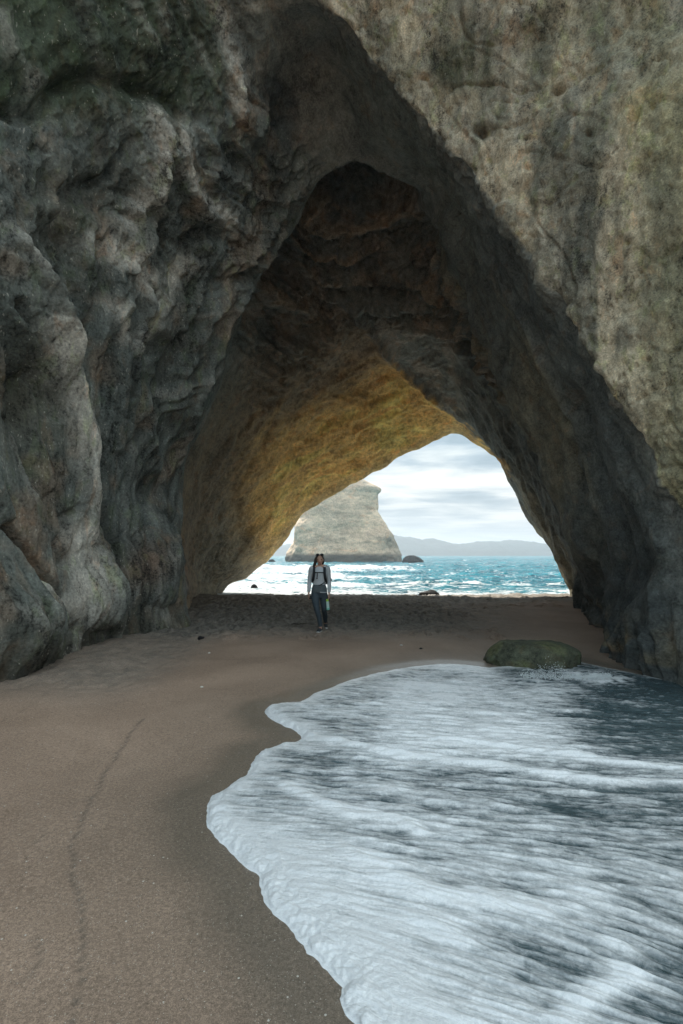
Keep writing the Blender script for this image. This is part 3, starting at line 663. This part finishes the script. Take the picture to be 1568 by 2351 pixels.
wn_ = t.bump(h, 1.9, 1.0)
wat = t.n('ShaderNodeBsdfPrincipled', i={'Base Color': deep, 'Roughness': .22, 'IOR': 1.33, 'Specular IOR Level': .18, 'Normal': wn_})
fs = t.n('ShaderNodeBsdfPrincipled', i={'Base Color': (.55, .58, .60, 1), 'Roughness': .8, 'Normal': t.bump(fn, .25, .8)})
t.n('ShaderNodeOutputMaterial', i={0: t.n('ShaderNodeMixShader', i={0: fac, 1: wat, 2: fs})}); M_SEA = m
o = mesh_obj('sea', np.stack([SX, SY, SZ], -1).reshape(-1, 3), grid_faces(*SX.shape, flip=True), M_SEA, attrs={'foam': ('FLOAT', sf.ravel())}); tag(o, kind='structure')

# ------------------------------------------------------------------ far hills
ridge = [(560,1262),(640,1250),(760,1240),(840,1228),(880,1222),(905,1226),(925,1229),(945,1233),(965,1238),(990,1236),(1010,1241),(1030,1245),(1045,1246),(1065,1243),(1090,1241),(1110,1239),(1130,1242),(1150,1242),(1170,1240),(1195,1239),(1220,1242),(1240,1246),(1270,1248),(1310,1252),(1360,1250),(1420,1256),(1500,1262),(1600,1272)]
HY = 900.
uu = np.linspace(560, 1600, 900); hv = np.interp(uu, [q[0] for q in ridge], [q[1] for q in ridge])
dep = np.linspace(-1, 1, 46)
HU, HD = np.meshgrid(uu, dep)
HX = (HU - CU) / F * HY + 500 * .0 * HD
hh = (HV - hv)[None, :] / F * HY * (1 - np.abs(HD) ** 1.4) 
HYy = HY + 170 * HD
hh = hh * (1 + .16 * fbm(HX * .012, HYy * .012, 0 * HX, 4) * (np.abs(HD) > .02)) + 1.8 * fbm(HX * .07, HYy * .07, 0 * HX, 3) * (hh > 4)
HZ = SEA - 2 + hh + CZ
M_HILL = simple_mat('bush_hills', (.03, .055, .065), .9, .35, .004, 12)
o = mesh_obj('hills', np.stack([HX, HYy, HZ], -1).reshape(-1, 3), grid_faces(*HX.shape), M_HILL); tag(o, kind='structure')

# ------------------------------------------------------------------ sea stack and rocks
def rock_loft(name, prof, Yc, depthf, mat, label, cat, zbase, rough=.03, seg=200, lv=220, colour=None, oy=0, strata=.0, seed=0):
    """prof: (v, left u, right u) at distance Yc, bottom to top"""
    pr = np.array(prof, float); q = np.linspace(0, 1, lv)
    k = np.linspace(0, 1, len(pr))
    v = np.interp(q, k, pr[:, 0]); l = np.interp(q, k, pr[:, 1]); r = np.interp(q, k, pr[:, 2])
    z = CZ + (HV - v) / F * Yc; xl = (l - CU) / F * Yc; xr = (r - CU) / F * Yc
    cx = (xl + xr) / 2; rx = (xr - xl) / 2
    th = np.linspace(0, 2 * np.pi, seg, endpoint=False)
    T, Zr = np.meshgrid(th, np.arange(lv))
    e = .8
    ct, st_ = np.sign(np.cos(T)) * np.abs(np.cos(T)) ** e, np.sign(np.sin(T)) * np.abs(np.sin(T)) ** e
    sz = rx.max()
    Xr = cx[:, None] + rx[:, None] * ct; Yr = Yc + rx[:, None] * depthf * st_ ; Zz = np.repeat(z[:, None], seg, 1)
    f = 1 / sz
    n = fbm(Xr * f * 1.6 + seed, Yr * f * 1.6, Zz * f * 1.6, 5, .55)
    n2 = pn(Xr * f * .6 + seed, Yr * f * .6, Zz * f * 9) + .6 * pn(Xr * f, Yr * f, Zz * f * 22)
    k_ = 1 + rough * n * 2 + strata * n2
    Xr = cx[:, None] + (Xr - cx[:, None]) * k_; Yr = Yc + (Yr - Yc) * k_
    Vt = np.stack([Xr, Yr, Zz], -1).reshape(-1, 3)
    idx = np.arange(lv * seg).reshape(lv, seg); nx = np.roll(idx, -1, 1)
    fcs = np.stack([idx[:-1], nx[:-1], nx[1:], idx[1:]], -1).reshape(-1, 4)
    top = len(Vt); Vt = np.vstack([Vt, [[cx[-1], Yc, z[-1]]]])
    tri = np.stack([idx[-1], nx[-1], np.full(seg, top), np.full(seg, top)], -1)
    base_pt = np.array([cx[0], Yc, zbase])
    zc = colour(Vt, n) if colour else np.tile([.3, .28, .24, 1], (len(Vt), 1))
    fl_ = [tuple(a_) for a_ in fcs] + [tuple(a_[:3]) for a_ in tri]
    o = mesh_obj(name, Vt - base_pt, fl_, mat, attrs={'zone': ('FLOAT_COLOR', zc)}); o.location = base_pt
    return tag(o, label, cat)
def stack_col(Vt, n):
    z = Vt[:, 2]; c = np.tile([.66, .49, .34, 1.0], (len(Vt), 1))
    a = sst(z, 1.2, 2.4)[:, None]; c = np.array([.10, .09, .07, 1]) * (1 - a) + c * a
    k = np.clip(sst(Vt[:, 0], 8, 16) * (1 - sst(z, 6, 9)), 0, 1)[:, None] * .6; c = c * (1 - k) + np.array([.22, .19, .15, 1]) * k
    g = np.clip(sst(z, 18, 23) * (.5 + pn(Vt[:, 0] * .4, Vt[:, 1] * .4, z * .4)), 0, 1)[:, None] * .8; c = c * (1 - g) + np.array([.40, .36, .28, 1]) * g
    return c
M_STACK = rock_material('stack_tuff', .10, 1.6, .0, (.8, .8, 1.7), .02)
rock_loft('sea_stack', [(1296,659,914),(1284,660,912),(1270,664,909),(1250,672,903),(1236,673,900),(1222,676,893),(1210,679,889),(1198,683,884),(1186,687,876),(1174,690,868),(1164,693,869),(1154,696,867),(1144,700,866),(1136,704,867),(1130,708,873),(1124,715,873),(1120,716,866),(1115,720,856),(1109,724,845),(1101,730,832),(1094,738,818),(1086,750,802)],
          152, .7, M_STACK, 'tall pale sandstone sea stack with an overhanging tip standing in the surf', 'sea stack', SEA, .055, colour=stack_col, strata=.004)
def dark_col(Vt, n): return np.tile([.035, .035, .035, 1.0], (len(Vt), 1))
M_DARK = rock_material('wet_black_rock', .6, 1.0, 0.0)
rock_loft('sea_rock', [(1294,921,974),(1288,923,972),(1284,925,969),(1280,929,963),(1277,934,956),(1275,940,950)], 130, .8, M_DARK, 'small black rock awash in the sea just right of the pale stack', 'rock', SEA, .10, 90, 60, dark_col)
rock_loft('shore_rock', [(1366,962,1008),(1361,966,1006),(1358,974,1003),(1355,984,998),(1354,988,995)], 24.5, .7, M_DARK, 'low dark rock at the edge of the sand where the waves run in', 'rock', -.2, .10, 90, 50, dark_col, seed=5)
rock_loft('surf_rock', [(1350,575,592),(1345,577,590),(1342,580,587),(1341,582,585)], 31, .7, M_DARK, 'tiny dark rock in white foam near the foot of the tunnel wall', 'rock', SEA, .1, 60, 40, dark_col, seed=8)
rock_loft('surf_rock', [(1290,616,632),(1286,618,630),(1284,621,627)], 100, .7, M_DARK, 'tiny dark rock in bright water left of the stack', 'rock', SEA, .1, 50, 30, dark_col, seed=9)

# boulder in the wash
def boulder():
    th, ph = 220, 120
    T, Pp = np.meshgrid(np.linspace(0, 2 * np.pi, th, endpoint=False), np.linspace(-np.pi / 2, np.pi / 2, ph))
    sg = lambda a_, e: np.sign(a_) * np.abs(a_) ** e
    x = sg(np.cos(Pp), .42) * sg(np.cos(T), .8); y = sg(np.cos(Pp), .42) * sg(np.sin(T), .8); z = sg(np.sin(Pp), .75)
    Yb = 8.35; x0, _, _ = at(1222, 1273, Yb)
    X_ = .745 * x * (1 - .16 * (z > 0) * z * (x < 0) - .06 * (z > 0) * z) + .02 * z; Y_ = .55 * y * (1 - .15 * np.clip(z, 0, 1)); Z_ = .285 * z + .05 * x * np.clip(z, 0, 1) * -1 + .0
    n = fbm(X_ * 1.6 + 5, Y_ * 1.6, Z_ * 1.8, 4, .5) ; n2 = fbm(X_ * 8, Y_ * 8, Z_ * 8, 3, .6)
    k = 1 + .11 * n + .030 * n2
    Vt = np.stack([X_ * k, Y_ * k, Z_ * k], -1).reshape(-1, 3)
    idx = np.arange(ph * th).reshape(ph, th); nx = np.roll(idx, -1, 1)
    f = np.stack([idx[:-1], nx[:-1], nx[1:], idx[1:]], -1).reshape(-1, 4)
    q = pn(Vt[:, 0] * 3, Vt[:, 1] * 3, Vt[:, 2] * 3)
    c = np.tile([.085, .092, .062, 1.0], (len(Vt), 1)); a_ = sst(q, 0, .4)[:, None] * .6; c = c * (1 - a_) + np.array([.15, .155, .075, 1]) * a_
    low = (1 - sst(Vt[:, 2], -.16, -.05))[:, None]; c = c * (1 - low) + np.array([.03, .03, .028, 1]) * low
    o = mesh_obj('boulder', Vt, f, rock_material('mossy_boulder', 2.2, .35, .1), attrs={'zone': ('FLOAT_COLOR', c)})
    o.location = (x0, Yb, -.015); tag(o, 'smooth olive flat-topped boulder at the edge of the foaming wash', 'boulder')
    return o
boulder()

# ------------------------------------------------------------------ spray at the boulder, one burst of water
def splash():
    rr = random.Random(5); vs_, fs_ = [], []
    x0, y0 = spot(1255, 1548); 
    for k in range(2600):
        a = rr.random()
        x = x0 - .35 + 1.25 * a + rr.gauss(0, .03); y = y0 + .02 - .10 * math.sin(a * 3) + rr.gauss(0, .05)
        z = abs(rr.gauss(0, .035 + .06 * math.exp(-((a - .32) / .16) ** 2))) - .005
        s_ = rr.uniform(.002, .0065) * (1.2 if z < .03 else .7)
        b = len(vs_)
        q = [(s_ * 1.6, 0, 0), (0, s_, 0), (-s_ * 1.6, 0, 0), (0, -s_, 0), (0, 0, s_ * 1.3), (0, 0, -s_)]
        vs_ += [(x + a1, y + a2, -.04 + z + a3) for a1, a2, a3 in q]
        fs_ += [(b, b + 1, b + 4), (b + 1, b + 2, b + 4), (b + 2, b + 3, b + 4), (b + 3, b, b + 4), (b + 1, b, b + 5), (b + 2, b + 1, b + 5), (b + 3, b + 2, b + 5), (b, b + 3, b + 5)]
    o = mesh_obj('spray', np.array(vs_), fs_, simple_mat('white_water', (.75, .79, .8), .4, .05, 30))
    tag(o, 'low burst of white spray breaking at the foot of the olive boulder', 'spray', kind='stuff')
splash()

# ------------------------------------------------------------------ tubes, remeshed bodies
def tube(pts, rad, seg=14, ref=(1, 0, 0), caps=True):
    """pts joints, rad (rx, ry) with rx along ref; returns verts, faces"""
    pts = [Vector(q) for q in pts]; rad = [(q, q) if not isinstance(q, tuple) else q for q in rad]
    # resample smoothly
    P_ = np.array([tuple(q) for q in pts]); R_ = np.array(rad, float)
    n = len(P_); s = np.linspace(0, n - 1, (n - 1) * 5 + 1)
    if n > 2: P_ = catmull(P_, s); R_ = np.maximum(catmull(R_, s), .001)
    V_, F_ = [], []
    for i in range(len(P_)):
        d_ = Vector(P_[min(i + 1, len(P_) - 1)] - P_[max(i - 1, 0)]).normalized()
        a = Vector(ref) - d_ * Vector(ref).dot(d_)
        if a.length < .1: a = Vector((0, 1, 0)) - d_ * d_.y
        a.normalize(); b = d_.cross(a)
        for k in range(seg):
            th = 2 * math.pi * k / seg
            V_.append(Vector(P_[i]) + a * (math.cos(th) * R_[i][0]) + b * (math.sin(th) * R_[i][1]))
    m_ = len(P_)
    for i in range(m_ - 1):
        for k in range(seg):
            k2 = (k + 1) % seg; F_.append((i * seg + k, i * seg + k2, (i + 1) * seg + k2, (i + 1) * seg + k))
    if caps:
        F_.append(tuple(range(seg))[::-1]); F_.append(tuple((m_ - 1) * seg + k for k in range(seg)))
    return V_, F_
def ball(c, r, seg=16, rings=10):
    V_, F_ = [], []
    c = Vector(c); r = (r, r, r) if not isinstance(r, tuple) else r
    for i in range(rings + 1):
        ph = -math.pi / 2 + math.pi * i / rings
        for k in range(seg):
            th = 2 * math.pi * k / seg
            V_.append(c + Vector((r[0] * math.cos(ph) * math.cos(th), r[1] * math.cos(ph) * math.sin(th), r[2] * math.sin(ph))))
    for i in range(rings):
        for k in range(seg):
            k2 = (k + 1) % seg; F_.append((i * seg + k, i * seg + k2, (i + 1) * seg + k2, (i + 1) * seg + k))
    return V_, F_
def join(parts):
    V_, F_ = [], []
    for v, f in parts:
        b = len(V_); V_ += [tuple(q) for q in v]; F_ += [tuple(i + b for i in q) for q in f]
    return V_, F_
def fused(name, parts, mat, parent=None, voxel=.006, smooth=3):
    v, f = join(parts)
    o = mesh_obj(name, np.array(v), f, mat, parent)
    md = o.modifiers.new('r', 'REMESH'); md.mode = 'VOXEL'; md.voxel_size = voxel; md.use_smooth_shade = True
    if smooth: m2 = o.modifiers.new('s', 'SMOOTH'); m2.iterations = smooth; m2.factor = .5
    dg = bpy.context.evaluated_depsgraph_get(); ev = o.evaluated_get(dg)
    me = bpy.data.meshes.new_from_object(ev, depsgraph=dg)
    o.modifiers.clear(); old = o.data; o.data = me; bpy.data.meshes.remove(old); me.name = name
    me.polygons.foreach_set('use_smooth', np.ones(len(me.polygons), bool))
    return o
def solid(name, parts, mat, parent=None):
    v, f = join(parts); return mesh_obj(name, np.array(v), f, mat, parent)

# ------------------------------------------------------------------ the walker
px_, py_ = spot(733, 1449)
gz = ground_z(px_, py_)
person = empty('person', (px_, py_, gz))
tag(person, 'woman walking towards us in a pale grey long-sleeved top and black leggings', 'person')
M_SKIN = simple_mat('skin', (.50, .30, .22), .55, .08, 8, .001)
M_SHIRT = simple_mat('grey_knit', (.50, .53, .55), .85, .08, 60, .004)
M_LEG = simple_mat('black_leggings', (.05, .068, .082), .7, .15, 40, .002)
M_JKT = simple_mat('slate_cloth', (.10, .12, .13), .85, .15, 40, .004)
M_HAIR = simple_mat('dark_brown_hair', (.035, .024, .018), .5, .3, 60, .004)
M_BLACK = simple_mat('black_nylon', (.015, .018, .022), .5, .2, 30, .002)
M_SHOE = simple_mat('shoe_mesh', (.04, .045, .05), .8, .2, 60, .003)
M_SOLE = simple_mat('white_rubber', (.6, .6, .58), .6, .05, 30)
W1, W2 = -.225, .212
J = dict(neck=(.005, .01, 1.43), sl=(-.165, .0, 1.385), sr=(.175, .0, 1.395), el=(-.215, .03, 1.12), er=(.215, .03, 1.12), wl=(-.232, -.02, .85), wr=(.218, -.01, .84),
         hl=(-.085, 0, .86), hr=(.085, 0, .86), kl=(-.04, -.16, .48), kr=(.105, .05, .47), al=(.035, -.12, .085), ar=(.125, .44, .125))
def hand(wx, wy, wz, sgn, tilt):
    ps = [tube([(wx, wy, wz + .02), (wx + .002 * sgn, wy - .004, wz - .03), (wx + .004 * sgn, wy - .008, wz - .085)], [(.020, .026), (.019, .036), (.016, .040)], ref=(1, 0, 0))]
    bx, by, bz = wx + .004 * sgn, wy - .008, wz - .08
    for k, (o_, ln) in enumerate(((-.030, .068), (-.010, .078), (.010, .072), (.029, .056))):
        cx = -sgn
        ps.append(tube([(bx, by + o_, bz), (bx + cx * .006, by + o_ * 1.08, bz - ln * .45), (bx + cx * .024, by + o_ * 1.08, bz - ln * .80), (bx + cx * .042, by + o_, bz - ln * .86)], [.0095, .0088, .008, .0065], 8))
    ps.append(tube([(bx, by - .030, bz + .045), (bx - sgn * .012, by - .052, bz + .015), (bx - sgn * .026, by - .056, bz - .018)], [.012, .0105, .008], 8))
    return ps
body = [tube([(0, .01, .80), (0, .012, .92), (0, .0, 1.02), (0, .0, 1.18), (0, .0, 1.30), (.005, .005, 1.39), (.005, .01, 1.43)], [(.15, .10), (.155, .105), (.120, .085), (.135, .095), (.15, .095), (.11, .07), (.055, .055)], 20),
        tube([(.005, .015, 1.40), (.008, .008, 1.46), (.010, .0, 1.50)], [.050, .047, .050]),
        ball((.012, -.004, 1.585), (.074, .094, .105), 20, 14), ball((.012, -.035, 1.530), (.052, .055, .058)),
        tube([(.012, -.09, 1.585), (.012, -.108, 1.558), (.012, -.105, 1.548)], [.007, .012, .009], 8),
        ball((-.064, .002, 1.575), (.012, .018, .028), 8, 6), ball((.088, .002, 1.575), (.012, .018, .028), 8, 6),
        tube([J['neck'], J['sl'], J['el'], J['wl']], [.05, .050, .037, .022]), tube([J['neck'], J['sr'], J['er'], J['wr']], [.05, .050, .037, .022]),
        tube([J['hl'], (-.075, -.08, .68), J['kl'], (.0, -.13, .33), J['al']], [.088, .078, .052, .050, .032]),
        tube([J['hr'], (.100, .02, .68), J['kr'], (.12, .26, .31), J['ar']], [.088, .078, .052, .050, .032]),
        tube([J['al'], (.02, -.17, .045), (-.005, -.25, .03)], [.033, (.036, .028), (.034, .02)]),
        tube([J['ar'], (.135, .39, .05), (.14, .32, .035)], [.033, (.036, .028), (.034, .02)])] + hand(*J['wl'], -1, 0) + hand(*J['wr'], 1, 0)
b_ = fused('body', body, M_SKIN, person, .0055, 2)
# face details
for sx_ in (-.026, .050):
    solid('eye', [ball((sx_, -.083, 1.592), (.013, .010, .008), 12, 8)], simple_mat('eye', (.03, .02, .02), .2, .1), person)
solid('mouth', [tube([(-.012, -.084, 1.523), (.012, -.092, 1.520), (.036, -.084, 1.523)], [(.004, .006), (.006, .009), (.004, .006)], 8)], simple_mat('lips', (.35, .10, .09), .4, .1), person)
# top: long-sleeved pale shirt
solid_shirt = fused('shirt', [tube([(0, .0, 1.00), (0, .0, 1.08), (0, .0, 1.18), (0, -.004, 1.29), (.003, .0, 1.37), (.005, .008, 1.425)], [(.140, .108), (.142, .105), (.150, .112), (.166, .116), (.130, .092), (.066, .064)], 24),
        tube([(-.10, 0, 1.39), J['sl'], (-.195, .02, 1.25), J['el'], (-.226, .0, .98), (-.232, -.016, .875)], [.06, .066, .056, .049, .043, .036]),
        tube([(.10, 0, 1.40), J['sr'], (.20, .02, 1.25), J['er'], (.222, .0, .98), (.219, -.008, .865)], [.06, .066, .056, .049, .043, .036])], M_SHIRT, person, .007, 2)
fused('hip_layer', [tube([(0, .005, .865), (0, .005, .93), (0, .0, 1.01), (0, .0, 1.035)], [(.178, .13), (.172, .128), (.150, .115), (.143, .108)], 24)], M_JKT, person, .007, 1)
fused('leggings', [tube([(0, .01, .74), (0, .012, .86), (0, .01, .96)], [(.12, .10), (.168, .122), (.150, .112)], 20),
        tube([J['hl'], (-.078, -.08, .68), J['kl'], (.0, -.13, .33), (.032, -.12, .12)], [.097, .087, .060, .057, .040]),
        tube([J['hr'], (.100, .02, .68), J['kr'], (.12, .26, .31), (.125, .42, .15)], [.097, .087, .060, .057, .040])], M_LEG, person, .007, 2)
solid('hem_band', [tube([(.02, -.122, .874), (.09, -.118, .868), (.165, -.075, .866)], [(.010, .007), (.010, .008), (.010, .006)], 8, ref=(0, 0, 1))], M_SHIRT, person)
for nm, (ax, ay, az), (tx, ty), lift in (('shoe', (.035, -.12, .06), (-.02, -.285), 0), ('shoe', (.125, .45, .075), (.145, .30), .02)):
    sh = fused(nm, [tube([(ax, ay + .03, az + .05 + lift), (ax, ay + .01, az - .01 + lift)], [.042, .044]), tube([(ax, ay + .045, .05 + lift * 2), (ax + (tx - ax) * .4, ay + (ty - ay) * .4, .055 + lift), (tx + (ax - tx) * .1, ty + .02, .038)], [(.036, .034), (.043, .038), (.038, .024)])], M_SHOE, person, .006, 2)
    solid('sole', [tube([(ax, ay + .065, .016 + lift * 2), (ax + (tx - ax) * .4, ay + (ty - ay) * .4, .018 + lift * .8), (tx, ty, .018)], [(.034, .015), (.046, .016), (.034, .014)])], M_SOLE, sh)
fused('hair', [ball((.012, .022, 1.612), (.086, .098, .088), 20, 12), tube([(-.03, .02, 1.66), (-.075, .01, 1.60), (-.088, -.01, 1.52), (-.115, -.025, 1.45), (-.135, -.035, 1.395)], [(.035, .05), (.032, .055), (.034, .05), (.030, .035), (.010, .012)]),
        tube([(.05, .04, 1.66), (.085, .035, 1.60), (.080, .05, 1.53), (.05, .07, 1.44)], [.03, .028, .03, .025])], M_HAIR, person, .006, 2)
gl = solid('sunglasses', [tube([(-.075, -.035, 1.685), (-.072, .05, 1.66), (-.072, .09, 1.64)], [.005, .005, .004], 8), tube([(.10, -.035, 1.685), (.097, .05, 1.66), (.097, .09, 1.64)], [.005, .005, .004], 8),
        tube([(-.065, -.050, 1.692), (-.03, -.062, 1.700), (.005, -.062, 1.692)], [(.010, .020), (.012, .026), (.006, .010)], 12, ref=(0, 1, 0)), tube([(.02, -.062, 1.692), (.055, -.062, 1.700), (.09, -.050, 1.692)], [(.006, .010), (.012, .026), (.010, .020)], 12, ref=(0, 1, 0))], M_BLACK, person)

pack = empty('backpack', (px_, py_, gz))
tag(pack, 'dark day pack worn on the walking woman\'s back with a chest strap', 'backpack')
fused('bag', [tube([(.03, .20, 1.03), (.03, .22, 1.15), (.035, .22, 1.30), (.04, .19, 1.42)], [(.15, .09), (.19, .11), (.18, .10), (.13, .06)], 20), ball((.235, .18, 1.13), (.045, .06, .045)), tube([(.16,.12,1.44),(.20,.12,1.40),(.22,.12,1.32)],[.02,.03,.02])], M_BLACK, pack, .01, 3)
for s_ in (-1, 1):
    x_ = .115 * s_ + .005
    solid('shoulder_strap', [tube([(x_ * .95, .12, 1.40), (x_ * .98, .02, 1.447), (x_, -.075, 1.40), (x_ * 1.03, -.122, 1.28), (x_ * 1.18, -.095, 1.15), (x_ * 1.26, .02, 1.08), (x_ * 1.1, .12, 1.06)], [(.028, .006)] * 7, 10)], M_BLACK, pack)
solid('chest_strap', [tube([(-.115, -.130, 1.305), (0, -.136, 1.308), (.125, -.128, 1.300)], [(.011, .005)] * 3, 8, ref=(0, 0, 1))], M_BLACK, pack)
solid('strap_tail', [tube([(-.04, -.138, 1.30), (-.038, -.140, 1.24), (-.045, -.136, 1.18)], [(.010, .004)] * 3, 8), ball((-.045, -.135, 1.175), (.018, .008, .012), 10, 6)], M_BLACK, pack)
solid('waist_strap', [tube([(.155, -.07, 1.13), (.10, -.112, 1.075), (.02, -.125, 1.03), (-.01, -.124, 1.02)], [(.009, .005)] * 4, 8, ref=(0, 0, 1))], M_BLACK, pack)

ph_ = fused('phone', [tube([(-.205, -.045, .79), (-.185, -.075, .725)], [(.030, .010), (.030, .010)], 16, ref=(1, 0, 0)), ball((-.195, -.062, .755), (.036, .014, .045))], M_BLACK, None, .005, 2)
ph_.location = (px_, py_, gz); tag(ph_, 'small black case held in the woman\'s hand on the left', 'phone')
bot = empty('water_bottle', (px_ + .185, py_ - .03, gz)); tag(bot, 'clear bottle with lime green top hanging from the woman\'s hand', 'bottle')
M_CLR = simple_mat('bottle_plastic', (.50, .68, .62), .15, .1, 12, .001, .5, .3); M_LIME = simple_mat('lime_plastic', (.38, .62, .08), .4, .1)
bb = solid('bottle_body', [tube([(.01, 0, .48), (.01, 0, .50), (.002, 0, .60), (-.004, 0, .66), (-.006, 0, .68)], [.034, .038, .036, .034, .028], 20)], M_CLR, bot)
solid('base_cup', [tube([(.010, 0, .475), (.009, 0, .50), (.008, 0, .525)], [.036, .040, .0395], 20)], simple_mat('mint_plastic', (.25, .58, .48), .4, .1), bot)
solid('cap', [tube([(-.007, 0, .665), (-.010, 0, .70), (-.012, 0, .715)], [.036, .036, .028], 20)], M_LIME, bot)
solid('carry_loop', [tube([(-.02, 0, .71), (.0, 0, .755), (.030, 0, .75), (.040, 0, .715), (.035, 0, .66)], [.006, .006, .006, .006, .005], 10)], M_BLACK, bot)

# ------------------------------------------------------------------ small things on the sand
def kelp(x, y, label, n=26, spread=.5, name='seaweed', seed=1, lift=.03):
    rr = random.Random(seed); ps = []
    for k in range(n):
        a = rr.uniform(-.5, .5) + (math.pi if rr.random() < .5 else 0); L = rr.uniform(.1, .34); ox, oy = rr.gauss(0, spread), rr.gauss(0, .09)
        p0 = (ox, oy, .005); p1 = (ox + math.cos(a) * L * .5, oy + math.sin(a) * L * .5, rr.uniform(.01, lift)); p2 = (ox + math.cos(a) * L, oy + math.sin(a) * L, .004)
        ps.append(tube([p0, p1, p2], [(.012, .006), (.016, .008), (.005, .003)], 6))
    o = solid(name, ps, simple_mat('dried_kelp', (.028, .022, .016), .6, .3, 20)); o.location = (x, y, ground_z(x, y)); return tag(o, label, 'seaweed')
x, y = spot(1318, 1375); kelp(x, y, 'dark tangle of seaweed on the sand at the foot of the right tunnel wall', 42, .34, seed=4, lift=.07)
def chunk(name, u, v, r, col, label, cat, seed, flat=.6):
    x, y = spot(u, v); rr = random.Random(seed)
    vv2, ff2 = ball((0, 0, 0), r, 18, 12); vv2 = np.array([tuple(q) for q in vv2])
    n = pn(vv2[:, 0] / r * .9 + seed, vv2[:, 1] / r * .9, vv2[:, 2] / r * .9); n = n + .5 * pn(vv2[:, 0] / r * 2.3 + seed, vv2[:, 1] / r * 2.3, vv2[:, 2] / r * 2.3)
    vv2 = vv2 * (1 + .45 * n)[:, None]; vv2[:, 2] *= flat; vv2[:, 0] *= 1.25
    o = mesh_obj(name, vv2, ff2, simple_mat('stone_%d' % seed, col, .7, .3, 30, .004)); o.location = (x, y, ground_z(x, y) + r * flat * .45); return tag(o, label, cat)
chunk('charred_lump', 461, 1467, .055, (.012, .012, .014), 'small jet black lump lying alone on the sand near the grey buttress', 'stone', 3, .8)
chunk('pebble', 452, 1458, .02, (.03, .03, .03), 'tiny black pebble just behind the black lump', 'stone', 5)
chunk('pebble', 927 * 0.5 + 0, 1578, .016, (.6, .58, .52), 'tiny white pebble on bare sand left of the foam edge', 'stone', 6)
chunk('pebble', 1310, 1447, .018, (.03, .03, .03), 'tiny dark pebble behind the olive boulder', 'stone', 7) if False else None
chunk('pebble', 480, 1500, .018, (.62, .6, .55), 'tiny white pebble on the sand in front of the black lump', 'stone', 8)
chunk('pebble', 921, 1482, .02, (.60, .58, .55), 'tiny white pebble on smooth sand right of the walking woman', 'stone', 9)
chunk('pebble', 966, 1488, .022, (.03, .03, .03), 'tiny dark pebble on smooth sand beyond the wash', 'stone', 10)
def stick(u, v, L, a, label, seed, r=.012):
    x, y = spot(u, v); rr = random.Random(seed)
    pts = [(math.cos(a) * L * (k / 5 - .5) + rr.gauss(0, .012), math.sin(a) * L * (k / 5 - .5) + rr.gauss(0, .01), .012 + rr.uniform(0, .012)) for k in range(6)]
    o = solid('driftwood', [tube(pts, [r * .6, r, r * 1.1, r, r * .8, r * .4], 8), tube([pts[3], (pts[3][0] + .06, pts[3][1] + .05, .03)], [r * .6, r * .3], 6)], simple_mat('driftwood_%d' % seed, (.05, .04, .03), .8, .3, 30))
    o.location = (x, y, ground_z(x, y)); return tag(o, label, 'driftwood')
stick(1112, 1397, .85, .05, 'long dark stick lying on the sand among the footprints', 1, .022)
stick(683, 1437, .35, .1, 'short dark twig on the sand just left of the woman\'s feet', 2)

# ------------------------------------------------------------------ air
hz_v = [(x_, y_, z_) for z_ in (-4, 72) for x_, y_ in ((-6700, -6700), (6700, -6700), (6700, 9300), (-6700, 9300))]
m, t = mat_new('sea_haze')
vol = t.n('ShaderNodeVolumePrincipled', i={'Color': (.70, .80, .90, 1), 'Density': 8e-4, 'Anisotropy': .3})
t.n('ShaderNodeOutputMaterial', i={'Volume': vol})
HAZE = True
if HAZE:
    o = mesh_obj('haze', np.array(hz_v, float), [(0,3,2,1),(4,5,6,7),(0,1,5,4),(1,2,6,5),(2,3,7,6),(3,0,4,7)], m, smooth=False); tag(o, kind='stuff')
